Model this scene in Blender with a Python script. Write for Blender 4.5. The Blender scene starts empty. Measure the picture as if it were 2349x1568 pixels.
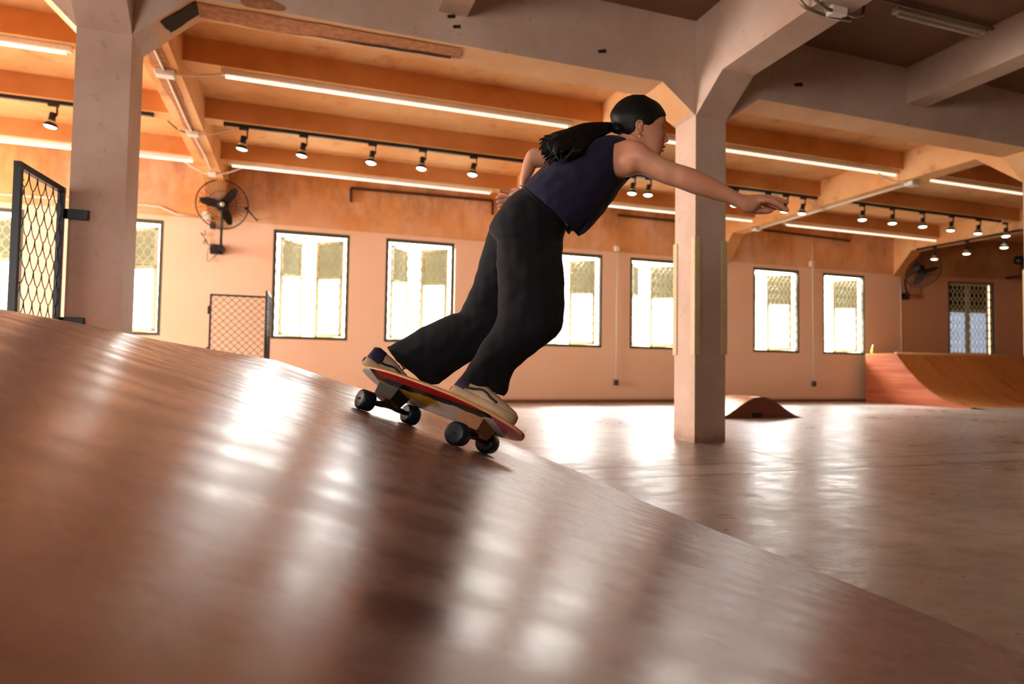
import bpy, bmesh, math, random
from mathutils import Vector, Matrix, noise
random.seed(7)
scene = bpy.context.scene
COL = scene.collection
PI = math.pi

# ------------------------------------------------------------------ survey camera (world: X along window wall, Y into room, Z up)
F, YAW, PIT, ROL, H = 1450.0, .3236, .0398, .0157, .58
_f0 = Vector((math.sin(YAW), math.cos(YAW), 0)); _r0 = Vector((math.cos(YAW), -math.sin(YAW), 0)); _u0 = Vector((0, 0, 1))
FW = math.cos(PIT)*_f0 + math.sin(PIT)*_u0; _u = math.cos(PIT)*_u0 - math.sin(PIT)*_f0
RT = math.cos(ROL)*_r0 + math.sin(ROL)*_u; UP = math.cos(ROL)*_u - math.sin(ROL)*_r0
CAM = Vector((0, 0, H))
def ray(x, y): return FW + RT*((x-1174.5)/F) - UP*((y-784)/F)
def at(x, y, d): return CAM + ray(x, y)*d
def ony(x, y, Y): r = ray(x, y); return CAM + r*(Y/r.y)
def onx(x, y, X): r = ray(x, y); return CAM + r*(X/r.x)
def onz(x, y, z): r = ray(x, y); return CAM + r*((z-H)/r.z)
def proj(p):
    d = p-CAM; z = d.dot(FW); return (1174.5+F*d.dot(RT)/z, 784-F*d.dot(UP)/z)

# ------------------------------------------------------------------ materials
def lin(h):
    h = h.lstrip('#'); v = [int(h[i:i+2], 16)/255 for i in (0, 2, 4)]
    return tuple(c/12.92 if c <= .04045 else ((c+.055)/1.055)**2.4 for c in v)+(1,)
class NT:
    def __init__(s, name):
        s.m = bpy.data.materials.new(name); s.m.use_nodes = True; s.t = s.m.node_tree; s.n = s.t.nodes; s.b = s.n['Principled BSDF']
    def add(s, typ, **kw):
        n = s.n.new(typ)
        for k, v in kw.items():
            if hasattr(n, k): setattr(n, k, v)
        return n
    def link(s, a, b): s.t.links.new(a, b)
    def math(s, op, a, b=None, clamp=False):
        n = s.n.new('ShaderNodeMath'); n.operation = op; n.use_clamp = clamp
        for i, v in enumerate((a, b)):
            if v is None: continue
            if isinstance(v, (int, float)): n.inputs[i].default_value = v
            else: s.link(v, n.inputs[i])
        return n.outputs[0]
    def ramp(s, fac, stops):
        n = s.n.new('ShaderNodeValToRGB'); e = n.color_ramp.elements
        while len(e) > 1: e.remove(e[-1])
        e[0].position = stops[0][0]; e[0].color = stops[0][1]
        for p, c in stops[1:]:
            x = e.new(p); x.color = c
        s.link(fac, n.inputs[0]); return n.outputs[0]
    def mix(s, fac, a, b, mode='MIX'):
        n = s.n.new('ShaderNodeMix'); n.data_type = 'RGBA'; n.blend_type = mode
        for i, v in ((0, fac), (6, a), (7, b)):
            if isinstance(v, (int, float)): n.inputs[i].default_value = v
            elif isinstance(v, tuple): n.inputs[i].default_value = v
            else: s.link(v, n.inputs[i])
        return n.outputs[2]
    def pos(s): return s.n.new('ShaderNodeNewGeometry').outputs['Position']
    def obj(s): return s.n.new('ShaderNodeTexCoord').outputs['Object']
    def noise(s, vec, scale, detail=4, rough=.55, stretch=None):
        n = s.n.new('ShaderNodeTexNoise'); n.inputs['Scale'].default_value = scale; n.inputs['Detail'].default_value = detail; n.inputs['Roughness'].default_value = rough
        if stretch:
            mp = s.n.new('ShaderNodeMapping'); mp.inputs['Scale'].default_value = stretch; s.link(vec, mp.inputs[0]); vec = mp.outputs[0]
        s.link(vec, n.inputs['Vector']); return n.outputs['Fac']
    def bump(s, h, strength=.2, dist=.01):
        n = s.n.new('ShaderNodeBump'); n.inputs['Strength'].default_value = strength; n.inputs['Distance'].default_value = dist
        s.link(h, n.inputs['Height']); s.link(n.outputs[0], s.b.inputs['Normal'])
    def set(s, **kw):
        for k, v in kw.items():
            i = s.b.inputs[k]
            if hasattr(v, 'is_linked') or hasattr(v, 'links'): s.link(v, i)
            else: i.default_value = v
        return s
def simple(name, col, rough=.6, metal=0., spec=.5, vary=.08, scale=40, **kw):
    t = NT(name); c = lin(col) if isinstance(col, str) else col
    f = t.noise(t.obj(), scale, 3)
    d = tuple(max(0, x*(1-vary)) for x in c[:3])+(1,); l = tuple(min(1, x*(1+vary)) for x in c[:3])+(1,)
    t.set(**{'Base Color': t.ramp(f, [(.3, d), (.7, l)]), 'Roughness': rough, 'Metallic': metal, 'Specular IOR Level': spec})
    for k, v in kw.items(): t.b.inputs[k].default_value = v
    return t.m
def emit(name, col, s):
    t = NT(name); c = lin(col); t.set(**{'Base Color': c, 'Emission Color': c, 'Emission Strength': s, 'Roughness': .3}); return t.m

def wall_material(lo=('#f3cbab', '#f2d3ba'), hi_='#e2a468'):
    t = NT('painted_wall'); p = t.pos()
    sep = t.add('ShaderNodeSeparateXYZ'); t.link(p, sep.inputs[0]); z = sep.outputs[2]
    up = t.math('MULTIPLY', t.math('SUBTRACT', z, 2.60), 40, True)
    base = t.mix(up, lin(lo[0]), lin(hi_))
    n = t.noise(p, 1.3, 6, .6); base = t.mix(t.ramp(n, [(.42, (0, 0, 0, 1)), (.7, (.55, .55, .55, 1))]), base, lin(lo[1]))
    n2 = t.noise(p, 1.1, 7, .66, (1, 1, .55)); n3 = t.noise(p, 5, 5, .6, (1.5, 1, .5))
    s = t.math('ADD', t.math('MULTIPLY', n2, .75), t.math('MULTIPLY', n3, .3))
    hi = t.math('MULTIPLY', t.math('SUBTRACT', z, 2.45), 1.5, True)
    st = t.math('MULTIPLY', t.ramp(s, [(.47, (0, 0, 0, 1)), (.62, (1, 1, 1, 1))]), hi)
    base = t.mix(t.math('MULTIPLY', st, .5), base, lin('#7a4a22'))
    low = t.math('MULTIPLY', t.math('SUBTRACT', .1, z), 12, True)
    base = t.mix(t.math('MULTIPLY', low, .6), base, lin('#8a6246'))
    t.set(**{'Base Color': base, 'Roughness': .75, 'Specular IOR Level': .25}); t.bump(t.noise(p, 9, 5), .15, .01)
    return t.m
def ceiling_material():
    t = NT('painted_ceiling'); p = t.pos()
    sep = t.add('ShaderNodeSeparateXYZ'); t.link(p, sep.inputs[0])
    n = t.noise(p, .8, 7, .62); n2 = t.noise(p, 3.5, 6, .6)
    c = t.ramp(n, [(.33, lin('#cf9256')), (.5, lin('#e1a96f')), (.66, lin('#ebbe8a'))])
    c = t.mix(t.ramp(n2, [(.56, (0, 0, 0, 1)), (.7, (.6, .6, .6, 1))]), c, lin('#b5703a'))
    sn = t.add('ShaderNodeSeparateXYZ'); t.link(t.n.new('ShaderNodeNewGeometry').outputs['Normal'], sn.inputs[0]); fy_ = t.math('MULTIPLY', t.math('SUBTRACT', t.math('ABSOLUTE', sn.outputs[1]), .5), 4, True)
    c = t.mix(t.math('MULTIPLY', fy_, .65), c, t.ramp(n, [(.35, lin('#b0682c')), (.65, lin('#c6803f'))]))  # faces turned along Y get darker: beam face shade painted into the colour
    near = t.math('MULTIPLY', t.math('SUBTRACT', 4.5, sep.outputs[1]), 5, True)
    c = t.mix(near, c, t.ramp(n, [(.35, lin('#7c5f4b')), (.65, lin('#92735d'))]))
    t.set(**{'Base Color': c, 'Roughness': .7, 'Specular IOR Level': .25}); t.bump(n2, .1, .01); return t.m
def column_material():
    t = NT('column_plaster'); p = t.pos(); n = t.noise(p, 2, 6, .6); n2 = t.noise(p, 14, 4)
    c = t.ramp(n, [(.35, lin('#c9ad99')), (.65, lin('#dac2b0'))])
    c = t.mix(t.ramp(n2, [(.62, (0, 0, 0, 1)), (.72, (.35, .35, .35, 1))]), c, lin('#a07a60'))
    sep = t.add('ShaderNodeSeparateXYZ'); t.link(p, sep.inputs[0])
    cream = t.math('MULTIPLY', t.math('GREATER_THAN', sep.outputs[1], 4.325), t.math('GREATER_THAN', sep.outputs[2], 2.66)); c = t.mix(cream, c, t.ramp(n, [(.35, lin('#dda873')), (.65, lin('#e8ba8a'))]))
    low = t.math('MULTIPLY', t.math('SUBTRACT', .14, sep.outputs[2]), 9, True)
    c = t.mix(t.math('MULTIPLY', low, t.noise(p, 9, 5)), c, lin('#6b4a35'))
    t.set(**{'Base Color': c, 'Roughness': .6, 'Specular IOR Level': .3}); t.bump(n, .12, .01); return t.m
def floor_material():
    t = NT('polished_concrete'); p = t.pos(); sep = t.add('ShaderNodeSeparateXYZ'); t.link(p, sep.inputs[0]); X, Y = sep.outputs[0], sep.outputs[1]
    n = t.noise(p, .9, 8, .62); n2 = t.noise(p, 6, 7, .68, (.85, 1.3, 1)); n3 = t.noise(p, 28, 4, .6)
    c = t.ramp(n, [(.3, lin('#8d8375')), (.5, lin('#ada397')), (.7, lin('#c9c0b5'))])
    c = t.mix(t.ramp(n2, [(.45, (0, 0, 0, 1)), (.7, (.6, .6, .6, 1))]), c, lin('#6f6355'))
    def line(co, v, w):
        wob = t.math('MULTIPLY', t.math('SUBTRACT', n2, .5), .06)
        d = t.math('ABSOLUTE', t.math('SUBTRACT', t.math('ADD', co, wob), v))
        return t.math('SUBTRACT', 1, t.math('MULTIPLY', d, 1/w, True), True)
    l = t.math('MAXIMUM', line(Y, 3.0, .05), line(Y, 3.34, .04))
    right = t.math('MULTIPLY', t.math('GREATER_THAN', Y, 3.34), t.math('MAXIMUM', line(X, 3.09, .028), line(X, 3.24, .02)))
    l = t.math('MAXIMUM', l, right)
    band = t.math('MULTIPLY', t.math('GREATER_THAN', Y, 3.0), t.math('LESS_THAN', Y, 3.34))
    c = t.mix(t.math('MULTIPLY', band, .25), c, lin('#d2ccc4'))
    c = t.mix(t.math('MULTIPLY', l, .9), c, lin('#4a3828'))
    r = t.ramp(t.math('ADD', t.math('MULTIPLY', n2, .6), t.math('MULTIPLY', n, .5)), [(.4, (.22, .22, .22, 1)), (.7, (.46, .46, .46, 1))])
    t.set(**{'Base Color': c, 'Roughness': r, 'Specular IOR Level': 1.0, 'Coat Weight': .3, 'Coat Roughness': .4})
    hgt = t.math('SUBTRACT', t.math('ADD', t.math('MULTIPLY', n2, .6), t.math('MULTIPLY', n3, .3)), t.math('MULTIPLY', l, .8))
    t.bump(hgt, .22, .012); return t.m
def plywood_material(name, c1, c2, c3, rough=(.2, .36), coat=.0, ax=(.22, 7, 7), spec=.6, bump=.05):
    t = NT(name); p = t.pos(); g = t.noise(p, 2.2, 7, .6, ax); g2 = t.noise(p, 9, 5, .6, (ax[0]*.5, ax[1]*1.6, ax[2]*1.6)); n = t.noise(p, .7, 3)
    s = t.math('ADD', t.math('MULTIPLY', g, .65), t.math('MULTIPLY', g2, .35))
    c = t.ramp(s, [(.36, lin(c1)), (.5, lin(c2)), (.64, lin(c3))])
    c = t.mix(t.math('MULTIPLY', n, .35), c, lin(c1))
    t.set(**{'Base Color': c, 'Roughness': t.ramp(g, [(.35, (rough[0],)*3+(1,)), (.65, (rough[1],)*3+(1,))]), 'Specular IOR Level': spec})
    t.b.inputs['Coat Weight'].default_value = coat; t.b.inputs['Coat Roughness'].default_value = .12
    if bump: t.bump(s, bump, .01)
    return t.m
M = {}
M['wall'] = wall_material(); M['wallend_shade'] = wall_material(('#bd8a66', '#b98a6a'), '#a8743f'); M['ceil'] = ceiling_material(); M['column'] = column_material(); M['floor'] = floor_material()  # end wall copy is darkened: the dim corner's shade sits in its colour
M['ramp'] = plywood_material('varnished_plywood', '#733f2e', '#95634d', '#b4846f', (.2, .36), spec=.9); M['ramp'].node_tree.nodes['Principled BSDF'].inputs['IOR'].default_value = 1.95
M['rampside'] = plywood_material('ramp_side_plywood', '#8a3f1f', '#a3512b', '#b4683f', (.35, .5), ax=(.3, .3, 7))
M['quarter'] = plywood_material('quarter_pipe_plywood', '#b8743a', '#c58248', '#d09357', (.26, .4), ax=(2.2, .5, .5))
M['bumpside'] = plywood_material('roller_side_plywood', '#5e2c16', '#733a20', '#824628', (.4, .55), ax=(.3, 6, 6))
M['black'] = simple('black_painted_metal', '#14161b', .4, .2)
M['blackrod'] = simple('rusty_dark_steel', '#4a2716', .6)
M['frame'] = simple('dark_window_frame', '#4b4a36', .5)
M['sash'] = simple('olive_casement_paint', '#8b8a6a', .55)
M['grille'] = simple('cream_grille_metal', '#d8c79a', .45)
M['white'] = simple('white_enamel', '#f0e9dc', .45)
M['conduit'] = simple('white_conduit', '#e0d6c0', .4)
M['steelpipe'] = simple('galvanised_pipe', '#8a7c66', .32, .7)
M['box'] = simple('white_box_plastic', '#e8e2d2', .45)
M['outlet'] = simple('brown_outlet_plastic', '#4b3a2e', .5)
M['lamp'] = emit('lamp_glow', '#fff3cf', 5.0)
M['reflector'] = simple('lamp_reflector', '#e8dca0', .25, .5)
M['cable'] = simple('black_cable', '#2a1c14', .5)
M['foam'] = simple('cream_edge_foam', '#dcc79c', .6)
M['fan'] = simple('fan_black_metal', '#1d1512', .45, .3)
M['badge'] = simple('fan_badge_silver', '#c9c2b4', .35, .3)
M['concrete'] = simple('exposed_concrete', '#b57a50', .9, vary=.3, scale=22); M['brownpatch'] = simple('dark_spalled_concrete', '#6b4526', .95, vary=.4, scale=14)
M['darkpatch'] = simple('sooty_concrete', '#2e1c10', .95, vary=.5, scale=18)
M['facade'] = simple('white_facade', '#cfd2cf', .8); M['facadewin'] = simple('facade_glass', '#5d6f78', .4)
M['leaf'] = simple('tree_leaves', '#7d8d55', .8)
def glass(name, tint, a, frost=False):
    t = NT(name); out = t.n['Material Output']; tr = t.add('ShaderNodeBsdfTransparent'); tr.inputs[0].default_value = (1, 1, 1, 1)
    gl = t.add('ShaderNodeBsdfTranslucent') if frost else t.add('ShaderNodeBsdfGlossy')
    gl.inputs[0].default_value = tint
    if not frost: gl.inputs['Roughness'].default_value = .05
    mx = t.add('ShaderNodeMixShader')
    f = t.ramp(t.noise(t.obj(), 12, 3), [(.3, (a if frost else a*.8,)*3+(1,)), (.7, (a if frost else a*1.2,)*3+(1,))]); t.link(f, mx.inputs[0])
    t.link(tr.outputs[0], mx.inputs[1])
    if frost:
        df = t.add('ShaderNodeBsdfDiffuse'); df.inputs[0].default_value = tint
        ad = t.add('ShaderNodeMixShader'); ad.inputs[0].default_value = .5; t.link(gl.outputs[0], ad.inputs[1]); t.link(df.outputs[0], ad.inputs[2]); t.link(ad.outputs[0], mx.inputs[2])
    else: t.link(gl.outputs[0], mx.inputs[2])
    t.link(mx.outputs[0], out.inputs[0]); return t.m
M['glass'] = glass('clear_pane', (.9, 1, .92, 1), .06)
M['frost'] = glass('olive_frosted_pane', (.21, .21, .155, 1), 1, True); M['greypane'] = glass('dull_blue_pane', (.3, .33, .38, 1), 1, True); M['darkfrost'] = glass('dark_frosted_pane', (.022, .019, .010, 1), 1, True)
# figure
def skin_material():
    t = NT('skin'); p = t.obj(); n = t.noise(p, 9, 4); n2 = t.noise(p, 60, 3)
    c = t.ramp(n, [(.35, lin('#cd8d6c')), (.65, lin('#d99e7e'))])
    c = t.mix(t.math('MULTIPLY', n2, .15), c, lin('#b86c50'))
    t.set(**{'Base Color': c, 'Roughness': .48, 'Specular IOR Level': .4, 'Subsurface Weight': .12, 'Subsurface Radius': (.012, .005, .003)}); t.bump(n2, .05, .002); return t.m
M['skin'] = skin_material(); M['lips'] = simple('lips', '#8a4038', .4); M['nail'] = simple('nail', '#d79a84', .25)
M['hair'] = None
def hair_material():
    t = NT('black_hair'); g = t.noise(t.obj(), 20, 5, .6, (1.5, 1.5, 9))
    t.set(**{'Base Color': t.ramp(g, [(.35, lin('#070606')), (.65, lin('#15110f'))]), 'Roughness': .5, 'Specular IOR Level': .22}); t.bump(g, .4, .004); return t.m
M['hair'] = hair_material()
def cloth(name, c, sc=260):
    t = NT(name); w = t.noise(t.obj(), sc, 2); n = t.noise(t.obj(), 6, 4); cc = lin(c)
    d = tuple(x*.75 for x in cc[:3])+(1,)
    t.set(**{'Base Color': t.ramp(n, [(.3, d), (.7, cc)]), 'Roughness': .85, 'Specular IOR Level': .25, 'Sheen Weight': .04})
    t.bump(t.math('ADD', t.math('MULTIPLY', n, 1.0), t.math('MULTIPLY', w, .03)), .25, .012); return t.m
M['navy'] = cloth('navy_cotton', '#1c1b33'); M['trouser'] = cloth('black_twill', '#101014')
M['suede'] = simple('beige_suede', '#c3a887', .8); M['sole'] = simple('gum_white_sole', '#c9ac86', .6); M['purple'] = simple('dark_purple_canvas', '#2a1a3d', .8)
M['stripe'] = simple('black_leather_stripe', '#15131a', .5); M['redtag'] = simple('red_rubber_tag', '#8e2420', .5); M['whitetag'] = simple('white_rubber', '#e6dcd0', .5)
M['gold'] = simple('earring_metal', '#e6d2a6', .2, .9); M['eye'] = simple('eye_white', '#d8cfc6', .2); M['iris'] = simple('iris_dark', '#1a0f0a', .15)
def band_material():
    t = NT('rainbow_band'); sep = t.add('ShaderNodeSeparateXYZ'); t.link(t.obj(), sep.inputs[0])
    f = t.math('FRACT', t.math('MULTIPLY', sep.outputs[2], 1/.022))
    c = t.ramp(f, [(0, lin('#c8392b')), (.2, lin('#e07b26')), (.4, lin('#e6cf3a')), (.6, lin('#8fbf9a')), (.8, lin('#2e2c6e'))]); t.set(**{'Base Color': c, 'Roughness': .6}); return t.m
M['rainbow'] = band_material()
# board
M['maple'] = plywood_material('maple_ply', '#c88f58', '#d7a268', '#e0b27c', (.4, .5), ax=(3, 3, 3)); M['grip'] = simple('clear_grip', '#c39a6c', .9, vary=.2, scale=300)
def graphic_material():
    t = NT('deck_graphic'); sep = t.add('ShaderNodeSeparateXYZ'); t.link(t.obj(), sep.inputs[0]); u, w = sep.outputs[0], sep.outputs[1]
    e = t.math('ADD', w, t.math('MULTIPLY', t.math('SUBTRACT', t.noise(t.obj(), 9, 2), .5), .05))
    zig = t.math('ADD', w, t.math('MULTIPLY', t.math('SUBTRACT', t.math('PINGPONG', t.math('ADD', u, 2), .11), .05), .9))
    c = t.mix(t.math('LESS_THAN', e, -.045), lin('#cfc5b4'), lin('#15130f'))
    c = t.mix(t.math('MULTIPLY', t.math('LESS_THAN', w, -.08), t.math('GREATER_THAN', u, -.25)), c, lin('#a51a1c'))
    yel = t.math('MULTIPLY', t.math('MULTIPLY', t.math('GREATER_THAN', u, -.29), t.math('LESS_THAN', u, .05)), t.math('MULTIPLY', t.math('LESS_THAN', zig, .06), t.math('GREATER_THAN', e, -.045)))
    c = t.mix(yel, c, lin('#b8861c'))
    nose = t.math('GREATER_THAN', u, .33); c = t.mix(nose, c, lin('#c4606a'))
    tail = t.math('LESS_THAN', u, -.29); c = t.mix(tail, c, lin('#d8d2c8'))
    t.set(**{'Base Color': c, 'Roughness': .22}); return t.m
M['graphic'] = graphic_material(); M['wheel'] = simple('teal_black_urethane', '#0c2030', .4); M['core'] = simple('wheel_core', '#4a372c', .5)
M['bluerim'] = simple('blue_wheel_lip', '#2a6a8c', .4); M['truck'] = simple('bronze_truck', '#5c4030', .35, .8); M['adapter'] = simple('brushed_bronze', '#9a7558', .35, .7); M['riser'] = simple('black_riser', '#08080a', .6)
M['yellowthing'] = simple('yellow_paint', '#d9c84a', .5)

# ------------------------------------------------------------------ mesh helpers
class MB:
    def __init__(s): s.v = []; s.f = []; s.mi = []
    def add(s, vs, fs, mi=0):
        o = len(s.v); s.v += [Vector(v) for v in vs]; s.f += [tuple(i+o for i in f) for f in fs]; s.mi += [mi]*len(fs); return s
    def box(s, x0, x1, y0, y1, z0, z1, M4=None, mi=0):
        vs = [Vector((x, y, z)) for x in (x0, x1) for y in (y0, y1) for z in (z0, z1)]
        if M4: vs = [M4 @ v for v in vs]
        return s.add(vs, [(0, 1, 3, 2), (4, 6, 7, 5), (0, 4, 5, 1), (2, 3, 7, 6), (0, 2, 6, 4), (1, 5, 7, 3)], mi)
    def bar(s, a, b, w, h=None, up=Vector((0, 0, 1)), mi=0):
        h = h or w; a = Vector(a); b = Vector(b); t = (b-a).normalized()
        if abs(t.dot(up)) > .98: up = Vector((0, 1, 0))
        x = t.cross(up).normalized(); y = x.cross(t)
        vs = [p + x*(sx*w/2) + y*(sy*h/2) for p in (a, b) for sx, sy in ((-1, -1), (1, -1), (1, 1), (-1, 1))]
        return s.add(vs, [(0, 3, 2, 1), (4, 5, 6, 7), (0, 1, 5, 4), (1, 2, 6, 5), (2, 3, 7, 6), (3, 0, 4, 7)], mi)
    def rings(s, R, cap=True, mi=0):
        n = len(R[0]); vs = [p for r in R for p in r]; fs = []
        for i in range(len(R)-1):
            for j in range(n):
                k = (j+1) % n; fs.append((i*n+j, i*n+k, (i+1)*n+k, (i+1)*n+j))
        if cap:
            c0 = sum((Vector(p) for p in R[0]), Vector())/n; c1 = sum((Vector(p) for p in R[-1]), Vector())/n
            a = len(vs); vs = vs+[c0, c1]; L = (len(R)-1)*n
            for j in range(n):
                k = (j+1) % n; fs.append((k, j, a)); fs.append((L+j, L+k, a+1))
        return s.add(vs, fs, mi)
    def tube(s, pts, r, n=10, mi=0, cap=True, up=None):
        pts = [Vector(p) for p in pts]; rr = r if isinstance(r, (list, tuple)) else [r]*len(pts); R = []; x = None
        for i, p in enumerate(pts):
            t = (pts[min(i+1, len(pts)-1)]-pts[max(i-1, 0)]).normalized()
            if x is None:
                q = up or Vector((0, 0, 1))
                if abs(t.dot(q)) > .95: q = Vector((1, 0, 0))
                x = t.cross(q).normalized()
            else:
                x = (x - t*x.dot(t)).normalized()
            y = t.cross(x)
            R.append([p+(x*math.cos(2*PI*j/n)+y*math.sin(2*PI*j/n))*rr[i] for j in range(n)])
        return s.rings(R, cap, mi)
    def disc_ring(s, c, ax, R, r, n=32, m=6, mi=0):
        c = Vector(c); ax = Vector(ax).normalized(); q = Vector((0, 0, 1)) if abs(ax.z) < .9 else Vector((1, 0, 0))
        x = ax.cross(q).normalized(); y = ax.cross(x); vs = []; fs = []
        for i in range(n):
            a = 2*PI*i/n; d = x*math.cos(a)+y*math.sin(a)
            for j in range(m):
                b = 2*PI*j/m; vs.append(c+d*(R+r*math.cos(b))+ax*(r*math.sin(b)))
        for i in range(n):
            for j in range(m):
                fs.append((i*m+j, ((i+1) % n)*m+j, ((i+1) % n)*m+(j+1) % m, i*m+(j+1) % m))
        return s.add(vs, fs, mi)
    def lathe(s, c, ax, prof, n=24, mi=0, cap=True):
        c = Vector(c); ax = Vector(ax).normalized(); q = Vector((0, 0, 1)) if abs(ax.z) < .9 else Vector((1, 0, 0))
        x = ax.cross(q).normalized(); y = ax.cross(x)
        return s.rings([[c+ax*t+(x*math.cos(2*PI*j/n)+y*math.sin(2*PI*j/n))*r for j in range(n)] for t, r in prof], cap, mi)
    def ball(s, c, r, n=16, m=10, mi=0, sc=(1, 1, 1)):
        c = Vector(c); R = [[c+Vector((r*sc[0]*math.sin(PI*(i+.001)/m*.9999)*math.cos(2*PI*j/n), r*sc[1]*math.sin(PI*(i+.001)/m*.9999)*math.sin(2*PI*j/n), r*sc[2]*math.cos(PI*i/m))) for j in range(n)] for i in range(m+1)]
        return s.rings(R, True, mi)
    def prism(s, pts, axis, d, mi=0):
        n = len(pts); ax = Vector(axis)*d; vs = [Vector(p) for p in pts]+[Vector(p)+ax for p in pts]
        return s.add(vs, [tuple(range(n))[::-1], tuple(range(n, 2*n))]+[(i, (i+1) % n, (i+1) % n+n, i+n) for i in range(n)], mi)
    def build(s, name, mat, parent=None, smooth=False, bevel=0, M4=None):
        me = bpy.data.meshes.new(name)
        inv = parent.matrix_world.inverted() if parent else Matrix()
        vs = [inv @ v for v in s.v] if M4 is None else [Vector(v) for v in s.v]
        me.from_pydata(vs, [], s.f)
        bm = bmesh.new(); bm.from_mesh(me); bmesh.ops.recalc_face_normals(bm, faces=bm.faces); bm.to_mesh(me); bm.free()
        for m in (mat if isinstance(mat, (list, tuple)) else [mat]): me.materials.append(m)
        if any(s.mi): me.polygons.foreach_set('material_index', s.mi)
        if smooth: me.polygons.foreach_set('use_smooth', [True]*len(me.polygons))
        o = bpy.data.objects.new(name, me); COL.objects.link(o)
        if parent: o.parent = parent
        if M4 is not None: o.matrix_local = M4
        if bevel:
            b = o.modifiers.new('bevel', 'BEVEL'); b.width = bevel; b.segments = 2; b.limit_method = 'ANGLE'
        return o
def tag(o, label, cat, group=None, kind=None):
    o['label'] = label; o['category'] = cat
    if group: o['group'] = group
    if kind: o['kind'] = kind
    return o
def struct(o, label, cat): return tag(o, label, cat, kind='structure')
def empty(name, loc=(0, 0, 0), M4=None):
    o = bpy.data.objects.new(name, None); COL.objects.link(o)
    if M4 is not None: o.matrix_world = M4
    else: o.location = loc; o.matrix_world = Matrix.Translation(Vector(loc))
    o.empty_display_size = .1; return o
def copy_tree(o, parent=None):
    c = o.copy(); COL.objects.link(c); c.parent = parent
    if parent: c.matrix_parent_inverse = o.matrix_parent_inverse
    for ch in list(o.children): copy_tree(ch, c)
    return c
def smooth_curve(pts, m=6):
    pts = [Vector(p) for p in pts]; out = []
    for i in range(len(pts)-1):
        p0 = pts[max(i-1, 0)]; p1 = pts[i]; p2 = pts[i+1]; p3 = pts[min(i+2, len(pts)-1)]
        for k in range(m):
            t = k/m; out.append(.5*((2*p1)+(p2-p0)*t+(2*p0-5*p1+4*p2-p3)*t*t+(3*p1-p0-3*p2+p3)*t**3))
    return out+[pts[-1]]

# ------------------------------------------------------------------ room shell
YW, YC, CW, SLAB = 9.83, 4.32, .29, 3.42
COLX = [-5.60, -1.31, 2.99, 7.28, 11.57]
XL, YB = -9.0, -7.0
WINX = [(-4.56, -3.47), (-2.93, -1.84), (-.41, .675), (1.22, 2.325), (3.85, 4.93), (5.47, 6.56), (8.09, 9.18), (9.755, 10.835)]
WZ0, WZ1 = .94, 2.545
RW0 = Vector((11.8, 9.83, 0)); RWD = Vector((.9811, -.1936, 0)).normalized(); RWN = Vector((-.1936, -.9811, 0)).normalized()
MB().box(XL-.3, 17.5, YB-.3, 10.4, -.2, 0).build('floor', M['floor'])
struct(bpy.data.objects['floor'], 'worn glossy grey brown concrete floor with dark joint lines', 'floor')
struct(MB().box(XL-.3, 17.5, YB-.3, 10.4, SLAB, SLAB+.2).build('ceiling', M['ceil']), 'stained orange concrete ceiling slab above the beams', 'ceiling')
w = MB(); x = XL
for a, b in WINX:
    w.box(x, a, YW, YW+.2, 0, SLAB); w.box(a, b, YW, YW+.2, 0, WZ0); w.box(a, b, YW, YW+.2, WZ1, SLAB); x = b
w.box(x, 11.84, YW, YW+.2, 0, SLAB)
wf = struct(w.build('wall_back', M['wall']), 'long peach window wall with stained orange upper band', 'wall')
MB().box(XL, 11.8, YW-.022, YW, 2.63, SLAB).build('upper_band', M['wall'], wf)
def rw(t, n, z): return RW0 + RWD*t + RWN*n + Vector((0, 0, z))
RWM = Matrix(((RWD.x, -RWN.x, 0, RW0.x), (RWD.y, -RWN.y, 0, RW0.y), (0, 0, 1, 0), (0, 0, 0, 1)))   # local x along wall, y outwards
W7 = (1.085, 2.175)
w = MB()
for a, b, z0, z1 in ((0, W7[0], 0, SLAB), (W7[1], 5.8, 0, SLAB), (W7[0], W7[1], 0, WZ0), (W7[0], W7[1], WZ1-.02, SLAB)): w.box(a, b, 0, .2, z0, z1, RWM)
wr = struct(w.build('wall_right', M['wallend_shade']), 'shadowed orange end wall angled behind the quarter pipe', 'wall')
MB().box(0, 5.8, -.022, 0, 2.63, SLAB, RWM).build('upper_band', M['wallend_shade'], wr)
struct(MB().box(XL-.2, XL, YB, YW+.2, 0, SLAB).build('wall_left', M['wall']), 'peach side wall far to the left', 'wall')
struct(MB().box(XL-.2, 17.4, YB-.2, YB, 0, SLAB).build('wall_front', M['wall']), 'peach wall behind the viewer', 'wall')
struct(MB().box(17.2, 17.4, YB, 9.0, 0, SLAB).build('wall_side', M['wall']), 'peach side wall far to the right', 'wall')
bb = MB(); bb.box(XL, 11.8, YW-.012, YW, 0, .05)
struct(bb.build('baseboard_back', simple('dirty_skirting', '#7a5238', .8)), 'dirty brown strip along the foot of the window wall', 'baseboard')

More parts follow.
